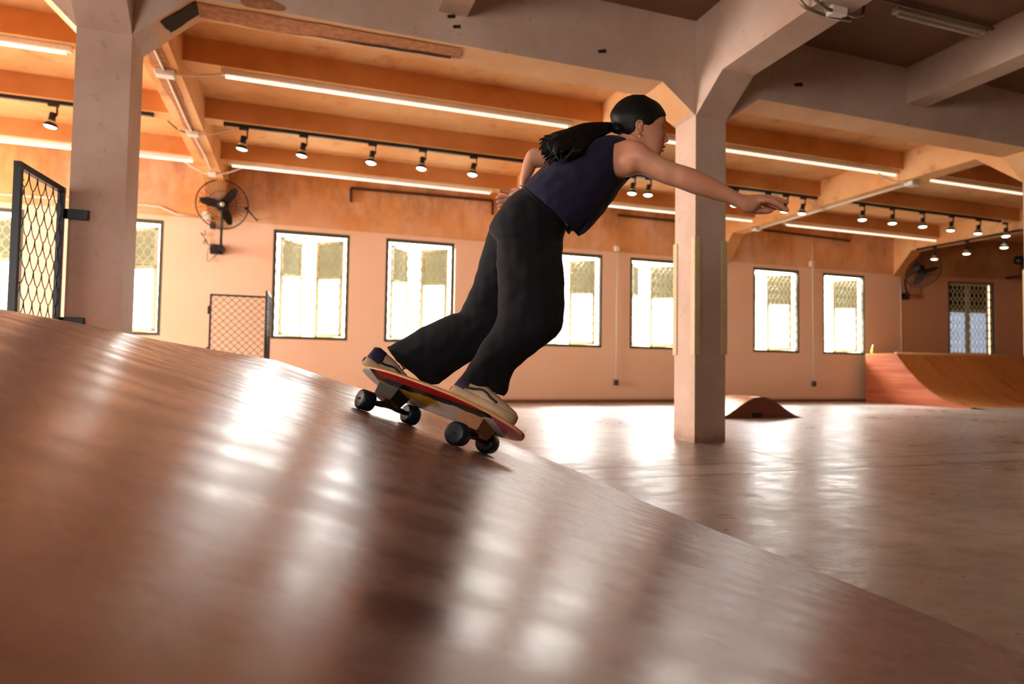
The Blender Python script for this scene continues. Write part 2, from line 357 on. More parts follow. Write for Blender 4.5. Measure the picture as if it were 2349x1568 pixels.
# beams
fb = struct(MB().box(XL, 17.2, YC, YC+CW, 2.87, SLAB).build('beam_main', M['column']), 'deep concrete cross beam spanning the columns', 'beam')
GW = .26
gl = ['leftmost off-frame girder running to the window wall', 'peeling girder from the left column to the window wall', 'girder behind the skater running to the window wall', 'right hand girder carrying a long white conduit', 'far right girder above the quarter pipe with spotlights']
for i, cx in enumerate(COLX):
    g = MB(); g.box(cx+.015, cx+.015+GW, YC+CW, YW, 3.05, SLAB)
    for s in ((1, -1) if 0 else (1,)):
        g.prism([(cx+.015, YW, 3.05), (cx+.015, YW-.42, 3.05), (cx+.015, YW, 2.58)], (1, 0, 0), GW)
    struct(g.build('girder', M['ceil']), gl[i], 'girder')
ng = ['near girder left of the frame', 'near girder over the left column', 'near girder from middle column towards the viewer with junction box', 'near girder right of the frame', 'near girder far right of the frame']
for i, cx in enumerate(COLX):
    struct(MB().box(cx, cx+CW, YB, YC, 2.87, SLAB).build('girder', M['column']), ng[i], 'girder')
rows = ['nearest', 'middle', 'farthest']
bays = ['left edge bay', 'bay above the left windows', 'bay right of the skater', 'right hand bay']
bx = [(COLX[i]+.015+GW, COLX[i+1]+.015) for i in range(4)]
for r, y in enumerate((6.03, 7.39, 8.82)):
    for k, (a, b) in enumerate(bx):
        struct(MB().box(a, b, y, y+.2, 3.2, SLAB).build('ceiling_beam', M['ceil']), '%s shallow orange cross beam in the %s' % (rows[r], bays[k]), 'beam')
for k, (a, b) in enumerate(((.86, 1.07), (5.28, 5.51))):
    struct(MB().box(a, b, YB, YC, 3.08, SLAB).build('ceiling_beam', M['column']), ['grey brown rib beam meeting main beam above the skater', 'dark brown rib beam at upper right'][k], 'beam')
struct(MB().box(11.86, 17.2, 6.6, 6.9, 3.0, SLAB).build('ceiling_beam', M['ceil']), 'shadowed cross beam beyond the far right girder', 'beam')
# cornice strips where near slab meets beams
def patch(pts, n, mat, parent, d=.006, name='spalled_patch', jag=.02, thick=None):
    pts = [Vector(p) for p in pts]; n = Vector(n); out = []
    for i, p in enumerate(pts):
        q = pts[(i+1) % len(pts)]
        for k in range(5):
            t = k/5; v = p.lerp(q, t)
            if k: v += Vector((noise.noise(v*9), noise.noise(v*9+Vector((5, 1, 2))), noise.noise(v*9+Vector((1, 7, 3)))))*jag
            v -= n*((v-p).dot(n)); out.append(v+n*d)
    m = MB(); m.add(out, [tuple(range(len(out)))]); return m.build(name, mat, parent)
# columns
clab = ['square column off the left edge', 'large pinkish column at left with mesh gate', 'pale square column in the middle with foam edge guards', 'pinkish column at the right edge of the frame', 'column far right out of frame']
cols = []
for i, cx in enumerate(COLX):
    m = MB(); m.box(cx, cx+CW, YC, YC+CW, 0, 2.87); h0 = 2.56 if i == 1 else 2.64; rise = 2.87-h0
    o = struct(m.build('column', M['column']), clab[i], 'column')
    for nm, pts, ax in (('haunch', [(cx, YC, h0), (cx-.31, YC, 2.87), (cx, YC, 2.87)], (0, 1, 0)), ('haunch', [(cx+CW, YC, h0), (cx+CW, YC, 2.87), (cx+CW+.33, YC, 2.87)], (0, 1, 0)),
                        ('haunch', [(cx, YC, h0), (cx, YC, 2.87), (cx, YC-.34, 2.87)], (1, 0, 0)), ('haunch', [(cx, YC+CW, h0), (cx, YC+CW+.5, 3.05), (cx, YC+CW, 3.05)], (1, 0, 0))):
        MB().prism(pts, ax, CW).build(nm, M['column'], o)
    cols.append(o)
p = lambda x, y: ony(x, y, YC)
patch([p(203, -10), p(206, 12), p(222, 36), p(254, 62), p(294, 75), p(296, -10)], (0, -1, 0), M['brownpatch'], cols[1])
patch([p(286, -10), p(284, 30), p(293, 74), p(299, 70), p(300, -10)], (0, -1, 0), M['darkpatch'], cols[1], .009)
hn = Vector((.31, 0, -.33)).normalized()
hp = lambda t, y: Vector((COLX[1]+CW, YC+y, 2.56))+Vector((.33, 0, .31))*t
patch([hp(.42, .03), hp(.5, .20), hp(1.0, .20), hp(1.0, .05)], Vector((.31, 0, -.33)).normalized(), M['darkpatch'], cols[1], .008)
xb = lambda x, y: Vector((x, YC+y, 2.87))
patch([xb(-.69, .06), xb(-.69, .24), xb(-.2, .27), xb(.2, .22), xb(.75, .22), xb(1.08, .19), xb(1.05, .04), xb(.3, .05)], (0, 0, -1), M['concrete'], fb)
patch([xb(-.1, .22), xb(.4, .225), xb(1.0, .20), xb(1.0, .17), xb(.4, .2)], (0, 0, -1), M['darkpatch'], fb, .012, jag=.01)
patch([ony(*q, YC) for q in ((545, -4), (560, 14), (600, 22), (645, 24), (652, 14), (630, 4), (600, -6))], (0, -1, 0), M['concrete'], fb)
for q in ((1040, 18), (1035, 38), (1047, 62), (1380, 118), (1830, 195)):
    c = [(q[0]-9, q[1]-3), (q[0]+9, q[1]-5), (q[0]+10, q[1]+3), (q[0]-8, q[1]+4)]
    patch([ony(*k, YC) for k in c], (0, -1, 0), M['darkpatch'], fb, jag=.008, name='paint_chip')
gm = [o for o in bpy.data.objects if o.get('label') == gl[1]][0]
gz = lambda x, y: Vector((x, y, 3.05))
patch([gz(-1.21, 5.2), gz(-1.11, 5.2), gz(-1.1, 6.5), gz(-1.13, 7.2), gz(-1.17, 8.4), gz(-1.2, 8.3), gz(-1.21, 7), gz(-1.23, 6)], (0, 0, -1), M['concrete'], gm, jag=.03)

# ------------------------------------------------------------------ windows
WW, WH = 1.088, WZ1-WZ0
def make_window(closed=False):
    r = empty('window_9' if closed else 'window_1'); r['kind'] = 'structure'
    f = MB(); t = .045
    for a, b, c, d in ((0, WW, 0, t), (0, WW, WH-t, WH), (0, t, 0, WH), (WW-t, WW, 0, WH)): f.box(a, b, -.012, .06, c, d)
    f.build('window_frame', M['frame'], r)
    LW, LH = (.497 if closed else .46), WH-(.09 if closed else .13)
    def leaf(hx, ang, sgn):
        Mx = Matrix.Translation((hx, .1, .055)) @ Matrix.Rotation(ang, 4, 'Z')
        e = MB(); s = .052; q = .60*LH
        x0, x1 = (0, LW) if sgn > 0 else (-LW, 0)
        for a, b, c, d in ((x0, x1, 0, .05), (x0, x1, LH-.05, LH), (x0, x0+s, 0, LH), (x1-s, x1, 0, LH), (x0, x1, q, q+.05)): e.box(a, b, -.014, .014, c, d, Mx)
        o = e.build('casement', M['sash'], r)
        MB().box(x0+s, x1-s, -.003, .003, q+.05, LH-.05, Mx).build('pane', M['darkfrost' if closed else 'frost'], o)
        MB().box(x0+s, x1-s, -.002, .002, .05, q, Mx).build('pane', M['greypane' if closed else 'glass'], o)
    leaf(.045 if closed else .10, 0 if closed else math.radians(46), 1); leaf(WW-.045 if closed else WW-.085, 0 if closed else math.radians(-33), -1)
    g = MB(); dx, dz = .1, .165; nx = 10; gx0 = (WW-nx*dx)/2; z0 = .08; nz = 8; r0 = .0035
    for zz in (.03, .5, 1.0, WH-.05): g.bar((.03, .015, zz), (WW-.03, .015, zz), .006)
    for i in range(nx):
        for j in range(nz+1):
            x = gx0+i*dx; z = z0+j*dz
            if z+dz > WH-.02: continue
            cx, cz = x+dx/2, z+dz/2
            P = [(cx, z), (cx+dx*.47, cz-.03), (cx+dx*.47, cz+.03), (cx, z+dz), (cx-dx*.47, cz+.03), (cx-dx*.47, cz-.03)]
            for k in range(6):
                a, b = P[k], P[(k+1) % 6]; g.bar((a[0], .015, a[1]), (b[0], .015, b[1]), .009, .005, Vector((0, 1, 0)))
    g.build('grille', M['grille'], r)
    return r
wl = ['window cut by the left edge of the frame behind the mesh gate', 'narrow bright window strip right of the left column', 'open casement window above the low wire screen', 'open casement window left of the skater legs', 'window partly hidden by the skater thigh', 'window cut by the left side of the middle column', 'window just right of the middle column', 'window next to the quarter pipe deck']
win = make_window()
for i, (a, b) in enumerate(WINX):
    o = win if i == 0 else copy_tree(win)
    o.name = 'window_%d' % (i+1); o.location = (a, YW+.02, WZ0); struct(o, wl[i], 'window')
o = make_window(True); o.matrix_world = Matrix(RWM) @ Matrix.Translation((W7[0], .02, WZ0-.01)); struct(o, 'dark closed window with grille on the shadowed end wall', 'window')
# ------------------------------------------------------------------ outside
b = empty('neighbouring_building', (3, 21, 0)); tag(b, 'pale building faintly visible through the bright windows', 'building')
MB().box(-16, 22, 21, 24, -4, 2.6).build('facade_wall', M['facade'], b)
for i in range(14):
    x0 = -15+i*2.6; wn = MB().box(x0, x0+1.1, 20.97, 21, -.6, .45).build('window', M['facadewin'], b)
MB().box(-16, 22, 20.8, 21, 1.1, 1.3).build('ledge', M['facade'], b)
struct(MB().box(-30, 40, 10.4, 40, -4.2, -4).build('ground_outside', M['facade']), 'pale yard outside below the windows', 'ground')

# ------------------------------------------------------------------ the big ramp in front
SL = .338
def near_z(X):
    s = 1.44-X
    if s <= 0: return 0
    if s < 1.8: return SL*s
    q = min(s-1.8, .8); return SL*1.8+SL*(q-q*q/1.6)
FX = [(-2.3, .755), (-1.6, .752), (-1.16, .743), (-.8, .705), (-.42, .642), (-.119, .594), (.029, .545), (.2, .486), (.427, .416), (.75, .30), (1.058, .18), (1.21, .116), (1.38, .045), (1.49, 0)]
def far_z(X):
    if X >= 1.49: return 0
    for (a, za), (b, zb) in zip(FX, FX[1:]):
        if a <= X <= b: return za+(zb-za)*(X-a)/(b-a)
    return FX[0][1]
RY0, RY1 = -1.4, 3.4
def ramp_z(X, Y):
    t = min(1, max(0, (Y-2.5)/.9)); t = t*t*(3-2*t); return near_z(X)*(1-t)+far_z(X)*t
def toe(Y):
    t = min(1, max(0, (Y-2.5)/.9)); return 1.44+.05*t*t*(3-2*t)
rs = MB(); NX, NY = 90, 60; vs = []; fs = []
for j in range(NY+1):
    Y = RY0+(RY1-RY0)*j/NY; tx = toe(Y)
    for i in range(NX+1):
        X = tx+(-2.3-tx)*(i/NX); vs.append((X, Y, ramp_z(X, Y)+.004))
for j in range(NY):
    for i in range(NX): k = j*(NX+1)+i; fs.append((k, k+1, k+NX+2, k+NX+1))
rs.add(vs, fs)
ramp = empty('skate_ramp', (0, 1, 0)); tag(ramp, 'large varnished plywood skate ramp filling the foreground', 'ramp')
surf_o = rs.build('riding_surface', M['ramp'], ramp, True)
for nm, j in (('side_panel', 0), ('side_panel', NY)):
    top = [Vector(vs[j*(NX+1)+i])-Vector((0, 0, .003)) for i in range(NX+1)]; m = MB()
    for i in range(NX):
        a, b2 = top[i], top[i+1]; m.add([a, b2, (b2.x, b2.y, 0), (a.x, a.y, 0)], [(0, 1, 2, 3)])
    m.build(nm, M['rampside'], ramp)
MB().add([(-2.3, RY0, 0), (-2.3, RY1, 0), (-2.3, RY1, .757), (-2.3, RY0, .757)], [(0, 1, 2, 3)]).build('back_panel', M['rampside'], ramp)

# ------------------------------------------------------------------ roller bump and quarter pipe
m = MB(); bp = []; X0, X1, Y0, Y1 = 4.75, 6.05, 6.42, 6.98; HB = .26
n = 28
prof = [(X0+(X1-X0)*i/n, HB*(.5-.5*math.cos(2*PI*i/n))**.9+.004) for i in range(n+1)]
roll = empty('roller_bump', (5.3, 6.9, 0)); tag(roll, 'small wooden roller bump on the floor behind the middle column', 'ramp')
for i in range(n):
    (a, za), (b2, zb) = prof[i], prof[i+1]; m.add([(a, Y0, za), (b2, Y0, zb), (b2, Y1, zb), (a, Y1, za)], [(0, 1, 2, 3)])
m.build('riding_surface', M['quarter'], roll, True)
for y in (Y0, Y1):
    m = MB()
    for i in range(n):
        (a, za), (b2, zb) = prof[i], prof[i+1]; m.add([(a, y, 0), (b2, y, 0), (b2, y, zb), (a, y, za)], [(0, 1, 2, 3)])
    m.build('side_panel', M['bumpside'], roll)
MB().box(5.27, 5.41, Y0-.006, Y0, .012, .07).build('handle_slot', M['riser'], roll)
qp = empty('quarter_pipe', (12.6, 8.7, 0)); tag(qp, 'curved wooden quarter pipe against the end wall at right', 'ramp')
QX0, QX1, QZ = 10.6, 16.2, .955
prof = [(9.78, QZ), (8.95, QZ)]
for k in range(1, 17):
    t = k/16; a = t*PI/2*.86
    prof.append((8.95-1.42*t**1.02, QZ*(1-t)**2.05+.03*(1-t)+.0))
prof2 = [(8.95-1.4*(k/16), .955*((1-k/16)**2.0)*.97+.028) for k in range(0, 17)]
prof = [(9.62, QZ), (8.95, QZ)]+prof2[1:]
def skew(x, y): return y-max(0, x-10.6)*.12
m = MB()
for i in range(len(prof)-1):
    (ya, za), (yb, zb) = prof[i], prof[i+1]; m.add([(QX0, ya, za), (QX1, skew(QX1, ya), za), (QX1, skew(QX1, yb), zb), (QX0, yb, zb)], [(0, 1, 2, 3)])
m.build('riding_surface', M['quarter'], qp, True).data.polygons[0].use_smooth = False
m = MB()
for i in range(len(prof)-1):
    (ya, za), (yb, zb) = prof[i], prof[i+1]; m.add([(QX0, ya, 0), (QX0, yb, 0), (QX0, yb, zb-.002), (QX0, ya, za-.002)], [(0, 1, 2, 3)])
m.build('side_panel', M['rampside'], qp)
MB().box(QX0-.004, QX0-.001, 9.6, 8.98, QZ-.03, QZ-.0).build('deck_edge', M['quarter'], qp)
MB().tube([(QX0, 8.95, QZ), (QX1, skew(QX1, 8.95), QZ)], .022).build('coping', simple('coping_wood', '#b98a5a', .5), qp, True)
MB().add([(QX0+.05, 7.56, .03), (QX1, 6.9, .03), (QX1, 6.3, .003), (QX0-.05, 7.1, .003)], [(0, 1, 2, 3)]).build('toe_plate', simple('worn_steel_plate', '#b9aca0', .3, .3), qp)
g = at(1984, 806, 1.0); yq = 9.72
tl = empty('yellow_bottle', (ony(1984, 806, yq).x+.06, yq-.12, QZ)); tag(tl, 'tiny yellow object standing on the quarter pipe deck by the window', 'bottle')
L = tl.matrix_world.translation
MB().lathe(L, (0, 0, 1), [(0, .028), (.075, .03), (.1, .014), (.12, .013)]).build('bottle_body', M['yellowthing'], tl, True); MB().lathe(L+Vector((0, 0, .12)), (.3, 0, 1), [(0, .012), (.07, .007)]).build('nozzle', M['white'], tl, True)

# ------------------------------------------------------------------ mesh gates
def chain_panel(mb, o, ux, uz, W_, Hh, c=.055, r=.0022, wave=False):
    nx = max(2, round(W_/c)); cz = c*(.95 if wave else 1.0); nz = round(Hh/cz); cx = W_/nx; cz = Hh/nz
    for i in range(nx):
        for j in range(nz):
            x0, z0 = i*cx, j*cz; P = lambda x, z: o+ux*x+uz*z
            if wave:
                pts = [P(x0, z0+cz), P(x0+cx*.08, z0+cz*.55), P(x0+cx*.3, z0+cz*.15), P(x0+cx*.5, z0), P(x0+cx*.7, z0+cz*.15), P(x0+cx*.92, z0+cz*.55), P(x0+cx, z0+cz)] if j % 2 == 0 else \
                      [P(x0+cx*.5, z0+cz), P(x0+cx*.42, z0+cz*.55), P(x0+cx*.2, z0+cz*.15), P(x0, z0)]
                mb.tube(pts, r, 5)
                if j % 2: mb.tube([P(x0+cx*.5, z0+cz), P(x0+cx*.58, z0+cz*.55), P(x0+cx*.8, z0+cz*.15), P(x0+cx, z0)], r, 5)
            else:
                mb.bar(P(x0, z0), P(x0+cx, z0+cz), r*2); mb.bar(P(x0+cx, z0), P(x0, z0+cz), r*2)
def gate(name, a, b2, z0, z1, t, c, r, label, cat, wave=False):
    a = Vector(a); b2 = Vector(b2); e = empty(name, (a.x, a.y, 0)); tag(e, label, cat); u = (b2-a).normalized(); W_ = (b2-a).length; up = Vector((0, 0, 1))
    f = MB()
    for p0, p1 in (((a, z0), (a, z1)), ((b2, z0), (b2, z1)), ((a, z0), (b2, z0)), ((a, z1), (b2, z1))):
        A = p0[0]+up*p0[1]; B = p1[0]+up*p1[1]; d = (B-A).normalized(); f.bar(A-d*t/2, B+d*t/2, t, t)
    f.build('gate_frame', M['black'], e)
    mm = MB(); chain_panel(mm, a+up*(z0+t/2)+u*t/2, u, up, W_-t, z1-z0-t, c, r, wave); mm.build('wire_mesh', M['black'], e)
    return e
g1 = gate('mesh_gate', (-1.335, 4.28, 0), (-1.375, 3.80, 0), .12, 1.565, .032, .085, .0028, 'black framed wire mesh gate hinged on the left column', 'gate', True)
for z in (1.435, .80):
    m = MB(); m.box(-1.345, -1.205, YC-.02, YC-.004, z-.03, z+.03); m.build('hinge_bracket', M['black'], g1, bevel=.003)
ld = empty('latch_strap', at(38, 413, 3.4)); tag(ld, 'short olive strap beside the top of the mesh gate', 'strap')
m = MB(); m.tube(smooth_curve([at(53, 412, 3.3), at(46, 412, 3.32), at(40, 417, 3.34), at(34, 421, 3.36)], 4), .006); m.build('strap_band', M['sash'], ld, True)
sc_y = 8.5
a = ony(484, 682, sc_y); b2 = ony(615, 685, sc_y)
g2 = gate('wire_screen', (a.x, sc_y, 0), (b2.x, sc_y, 0), .08, 1.41, .022, .085, .003, 'low black framed wire screen beyond the ramp under windows', 'screen')
for z in (1.22, .72): MB().box(a.x-.03, a.x+.01, sc_y-.03, sc_y+.0, z-.05, z+.05).build('hinge', M['black'], g2)
n2 = onz(619, 669, 1.41)
g3 = gate('wire_screen', (b2.x+.015, n2.y, 0), (b2.x+.03, sc_y-.04, 0), .08, 1.41, .022, .085, .003, 'side wing of the wire screen seen nearly edge on', 'screen')

# ------------------------------------------------------------------ ceiling fittings
M['tube'] = emit('lit_tube', '#ffe6d0', 1.3)
def batten(name, x0, x1, y, label, z=3.203, mt='tube', grp='fluorescent battens under the ceiling beams'):
    e = empty(name, (x0, y, z)); tag(e, label, 'light', grp)
    MB().box(x0, x1, y-.03, y+.03, z-.045, z).build('batten_housing', M['white'], e, bevel=.005)
    MB().tube([(x0+.04, y, z-.06), (x1-.04, y, z-.06)], .013).build('tube_lamp', M[mt], e, True)
    return e
def xat(px, py, y, z=3.15):
    return ony(px, py, y).x
for nm, y, (pa, pb), lab in (
    ('n1', 6.12, ((-60, 76), (165, 110)), 'upper left fluorescent batten left of the left column'), ('n1', 6.12, ((507, 160), (1310, 280)), 'long fluorescent batten above the row of spotlights'),
    ('n1', 6.12, ((1440, 300), (2060, 400)), 'fluorescent batten behind the middle column under the nearest cross beam'), ('n1', 6.12, ((2130, 410), (2349, 442)), 'fluorescent batten at far right nearest the main beam'),
    ('n3', 8.9, ((-60, 303), (450, 365)), 'lower left fluorescent batten passing behind the left column'), ('n3', 8.9, ((525, 370), (1130, 430)), 'fluorescent batten above the wall fan and windows'),
    ('n3', 8.9, ((1385, 455), (1735, 501)), 'fluorescent batten between skater and right hand girder'), ('n3', 8.9, ((1800, 512), (2165, 551)), 'fluorescent batten beneath the right hand spotlights')):
    batten('fluorescent_batten', ony(*pa, y).x, ony(*pb, y).x, y, lab)
e = batten('fluorescent_batten', 4.30, 5.27, 3.62, 'dim fluorescent batten on the dark ceiling at upper right', SLAB, 'white')
TY, TZ = 7.46, 3.2
def track(x0, x1, y, z, label):
    e = empty('lighting_track', ((x0+x1)/2, y, z)); tag(e, label, 'track', 'black lighting tracks')
    MB().box(x0, x1, y-.018, y+.018, z-.034, z).build('track_rail', M['black'], e)
    for xx in (x0, x1): MB().box(xx-.012, xx+.012, y-.02, y+.02, z-.037, z).build('end_cap', M['black'], e)
    return e
tr = [(-3.2, ony(350, 262, TY).x, 'black lighting track at the left edge behind the left column'), (ony(516, 284, TY).x, 2.93, 'black lighting track left of the skater'), (3.4, ony(1872, 457, TY).x, 'black lighting track behind the outstretched hand'), (ony(1948, 469, TY).x, 11.2, 'black lighting track right of the hand')]
for x0, x1, l in tr: track(x0, x1, TY, TZ, l)
# spotlight prototype: hangs below (0,0,0)
def make_spot(v):
    r = empty('track_spotlight')
    MB().box(-.05, .05, -.016, .016, -.03, 0).build('track_adapter', M['black'], r, bevel=.004)
    m = MB(); m.bar((.035, 0, -.02), (.035, 0, -.12), .012, .02); m.bar((.035, 0, -.12), (.01, 0, -.125), .012, .02); m.build('bracket', M['black'], r)
    T = Matrix.Translation((0, 0, -.10)) @ Matrix.Rotation(.12, 4, 'Y') @ Matrix.Rotation(v, 4, 'X')
    ax = T.to_3x3() @ Vector((0, 0, -1)); c = T.translation
    h = MB().lathe(c, ax, [(-.005, .026), (0, .03), (.055, .031), (.062, .033), (.07, .034), (.085, .04)]).build('lamp_holder', M['black'], r, True)
    MB().lathe(c, ax, [(.085, .04), (.098, .047), (.108, .052)], cap=False).build('cooling_vents', M['reflector'], r, True)
    MB().lathe(c, ax, [(.106, .051), (.135, .066), (.148, .068), (.146, .062)], cap=False).build('lamp_shade', M['black'], r, True)
    MB().lathe(c, ax, [(.138, .060), (.15, .045), (.156, .02)]).build('lens', M['lamp'], r, True)
    return r
spots = [((123, 240), 'bright spotlight left of the left column'), ((560, 291), 'first spotlight from the left on the track left of skater'), ((697, 306), 'second spotlight from the left on the track left of skater'), ((855, 325), 'third spotlight from the left on the track left of skater'), ((970, 339), 'fourth spotlight from the left on the track left of skater'), ((1087, 353), 'spotlight nearest the ponytail on the track left of skater'),
         ((1452, 398), 'tilted spotlight partly hidden by the navy top'), ((1488, 402), 'spotlight under the outstretched upper arm'), ((1688, 431), 'spotlight mostly hidden behind the wrist'), ((1762, 441), 'spotlight glinting behind the fingers'), ((1803, 447), 'spotlight hidden by the fingertips'), ((1843, 452), 'spotlight just right of the fingertips'),
         ((1978, 473), 'first spotlight right of the long white conduit'), ((2047, 483), 'second spotlight right of the long white conduit'), ((2116, 492), 'third spotlight right of the long white conduit'), ((2183, 501), 'fourth spotlight right of the long white conduit'), ((2245, 509), 'fifth spotlight right of the long white conduit'), ((2306, 517), 'spotlight nearest the right column on the long track')]
proto = make_spot(.0); allsp = []
for i, (q, lab) in enumerate(spots):
    o = proto if i == 0 else copy_tree(proto)
    o.location = (ony(*q, TY).x, TY, TZ-.03); o.rotation_euler = (random.uniform(-.1, .1), 0, PI if i < 0 else random.uniform(-.15, .15)); tag(o, lab, 'spotlight', 'track spotlights')
spots[0]
T3 = 11.42; z3 = 3.03
e = empty('lighting_track', (T3, 8.2, z3)); tag(e, 'short black lighting track on the far right girder', 'track', 'black lighting tracks')
MB().box(T3-.016, T3+.016, 6.2, 9.15, z3-.034, z3).build('track_rail', M['black'], e)
MB().box(T3-.018, T3+.018, 9.14, 9.16, z3-.036, z3).build('end_cap', M['black'], e)
for q, lab in (((2144, 565), 'lowest spotlight above the far wall fan'), ((2218, 552), 'middle spotlight on the far right girder track'), ((2304, 537), 'spotlight nearest the right column on the girder track')):
    o = copy_tree(proto); P = onx(*q, T3); o.location = (T3, P.y, z3-.03); o.rotation_euler = (0, 0, .1); tag(o, lab, 'spotlight', 'track spotlights')
# hanging lamps' real light
for i, (q, lab) in enumerate(spots):
    if i % 3 == 1:
        l = bpy.data.lights.new('spot_glow', 'SPOT'); l.energy = 6; l.spot_size = 1.6; l.color = (1, .86, .6); l.shadow_soft_size = .05
        lo = bpy.data.objects.new('spot_glow', l); lo.location = (ony(*q, TY).x, TY, TZ-.22); COL.objects.link(lo)
# rods hung on upper wall
def rod(pts, label):
    e = empty('wall_rod', pts[0]); tag(e, label, 'rail', 'dark steel rails on the upper wall'); m = MB()
    for a, b2 in zip(pts, pts[1:]): m.bar(a, b2, .034)
    m.build('rail_bar', M['blackrod'], e)
yr = YW-.05
rod([ony(805, 463, yr), ony(805, 431, yr), ony(1130, 460, yr), ony(1130, 492, yr)], 'dark bracket shaped steel rail above the left windows')
rod([ony(1418, 493, yr), ony(1552, 507, yr)], 'short dark steel rail between skater and middle column')
rod([ony(1752, 527, yr), ony(1950, 552, yr)], 'dark steel rail on wall right of the middle column')

# conduits and boxes
def conduit(pts, r, label, mat='conduit', cat='conduit', name='conduit', sm=True, boxes=()):
    pts = [Vector(p) for p in pts]; e = empty(name, pts[0]); tag(e, label, cat)
    m = MB().tube(smooth_curve(pts, 5) if sm else pts, r, 8); m.build('pipe', M[mat], e, True); return e
zg = 3.035
conduit([(-1.15, 5.1, zg), (-1.15, 5.9, zg), (-1.16, 7.1, zg), (-1.13, 8.3, zg), (-1.14, 8.8, zg)], .011, 'white conduit running down the peeling left girder', sm=False)
def jbox(c, sx, sy, sz, label, mat='box'):
    c = Vector(c); e = empty('junction_box', c); tag(e, label, 'electrical box', 'junction boxes')
    MB().box(c.x-sx, c.x+sx, c.y-sy, c.y+sy, c.z-sz, c.z+sz).build('box_body', M[mat], e, bevel=.006); MB().box(c.x-sx*.9, c.x+sx*.9, c.y-sy*.9, c.y+sy*.9, c.z-sz-.006, c.z-sz).build('box_lid', M[mat], e)
    return e
jbox((-1.15, 5.95, 3.025), .075, .05, .022, 'white junction box on the left girder near the column')
jbox((-1.15, 7.42, 3.025), .06, .05, .022, 'white junction box on the left girder by the track')
jbox((-1.14, 8.95, 3.025), .05, .05, .02, 'white junction box on the left girder nearest the wall')
conduit([(-1.1, 5.95, 3.06-.03), (-.95, 5.98, 3.05), (-.7, 6.08, 3.15)], .008, 'thin pale cable from the left girder box to the long batten', 'conduit', 'cable', 'cable')
conduit([(-1.4, 7.46, 3.14), (-1.3, 7.46, 3.06), (-1.2, 7.43, 3.02)], .008, 'black cable looping from left track to the girder box', 'cable', 'cable', 'cable')
conduit([(-1.1, 7.42, 3.02), (-.95, 7.44, 3.05), (-.72, 7.46, 3.15)], .006, 'thin pale cable from girder box to the spotlight track', 'conduit', 'cable', 'cable')
conduit([(-1.5, 8.9, 3.15), (-1.3, 8.93, 3.05), (-1.15, 8.95, 3.02), (-.95, 8.93, 3.06), (-.75, 8.9, 3.15)], .009, 'white cable crossing the left girder near the wall', 'conduit', 'cable', 'cable')
gx = 7.43
conduit([(gx, 5.95, zg), (gx, 7.5, zg), (gx, 8.9, zg)], .016, 'long white conduit along the right hand girder', sm=False)
jbox((gx-.02, 6.0, 3.02), .07, .06, .025, 'white junction box on the right hand girder near the hand'); jbox((gx-.02, 8.92, 3.02), .06, .05, .02, 'white junction box on the right hand girder by the wall')
conduit([(6.95, 6.1, 3.13), (7.2, 6.1, 3.06), (7.35, 6.02, 3.03)], .010, 'cable from batten to right hand girder box', 'conduit', 'cable', 'cable')
conduit([(7.1, 7.46, 3.13), (7.25, 7.45, 3.06), (7.43, 7.44, 3.03), (7.5, 7.46, 3.13)], .007, 'thin wire crossing the right hand girder between tracks', 'conduit', 'cable', 'cable')
conduit([(7.0, 8.9, 3.14), (7.2, 8.9, 3.05), (7.4, 8.92, 3.03), (7.6, 8.9, 3.14)], .009, 'wire crossing the right hand girder by the wall', 'conduit', 'cable', 'cable')
# near girder pipework
zn = 2.855
jbox((3.15, 3.06, 2.852), .06, .035, .02, 'white lidded metal box under the near girder')
conduit([(2.9, 3.1, 3.1), (2.93, 3.05, 2.93), (3.05, 3.04, 2.845), (3.15, 3.04, zn-.01), (3.33, 3.06, 2.86), (3.42, 3.1, 2.95), (3.6, 3.25, 3.3)], .012, 'bent steel conduit pipe looping under the near girder', 'steelpipe')
conduit([(2.9, 3.16, 3.15), (2.93, 3.13, 2.92), (3.05, 3.1, 2.845), (3.3, 3.1, 2.85), (3.5, 3.3, 3.02), (3.75, 3.5, 3.37), (3.95, 3.54, 3.39), (5.0, 3.54, 3.39), (5.27, 3.54, 3.39)], .012, 'steel conduit pipe running beside the dim batten', 'steelpipe')
# back-wall wiring
yv = YW-.035
conduit([(-4.6, yv, 2.72), ony(0, 445, yv), ony(330, 470, yv), ony(368, 474, yv), ony(405, 491, yv), ony(462, 496, yv)], .013, 'white conduit along the wall to the left fan', sm=False)
def wbox(px, py, s, h, label, mat):
    P = ony(px, py, YW-.045); e = empty('wall_box', P); tag(e, label, 'electrical box'); MB().box(P.x-s, P.x+s, YW-.075, YW-.02, P.z-h, P.z+h).build('box_body', M[mat], e, bevel=.006)
    MB().box(P.x-s*.5, P.x+s*.5, YW-.08, YW-.074, P.z-h*.5, P.z+h*.5).build('cover_plate', M[mat], e); return e
wbox(475, 494, .055, .055, 'white square box behind the left fan guard', 'box'); wbox(488, 517, .035, .05, 'brown socket below the left fan guard', 'outlet')
wbox(1415, 570, .045, .045, 'white square box on wall above the vertical conduit by skater', 'box'); wbox(1413, 877, .035, .05, 'brown socket low on the wall left of the middle column', 'outlet')
wbox(1862, 605, .045, .05, 'white box on wall between the two right hand windows', 'box'); wbox(1867, 880, .035, .05, 'brown socket low on wall between the right hand windows', 'outlet')
conduit([ony(1417, 578, yv), ony(1413, 870, yv)], .010, 'thin vertical conduit on wall left of the middle column', sm=False)
conduit([ony(1864, 540, yv), ony(1864, 612, yv), ony(1866, 872, yv)], .010, 'thin vertical conduit between the right hand windows', sm=False)
conduit([ony(2066, 648, YW-.006), ony(2069, 808, YW-.006)], .008, 'thin vertical wire by the corner near the far fan', sm=False)

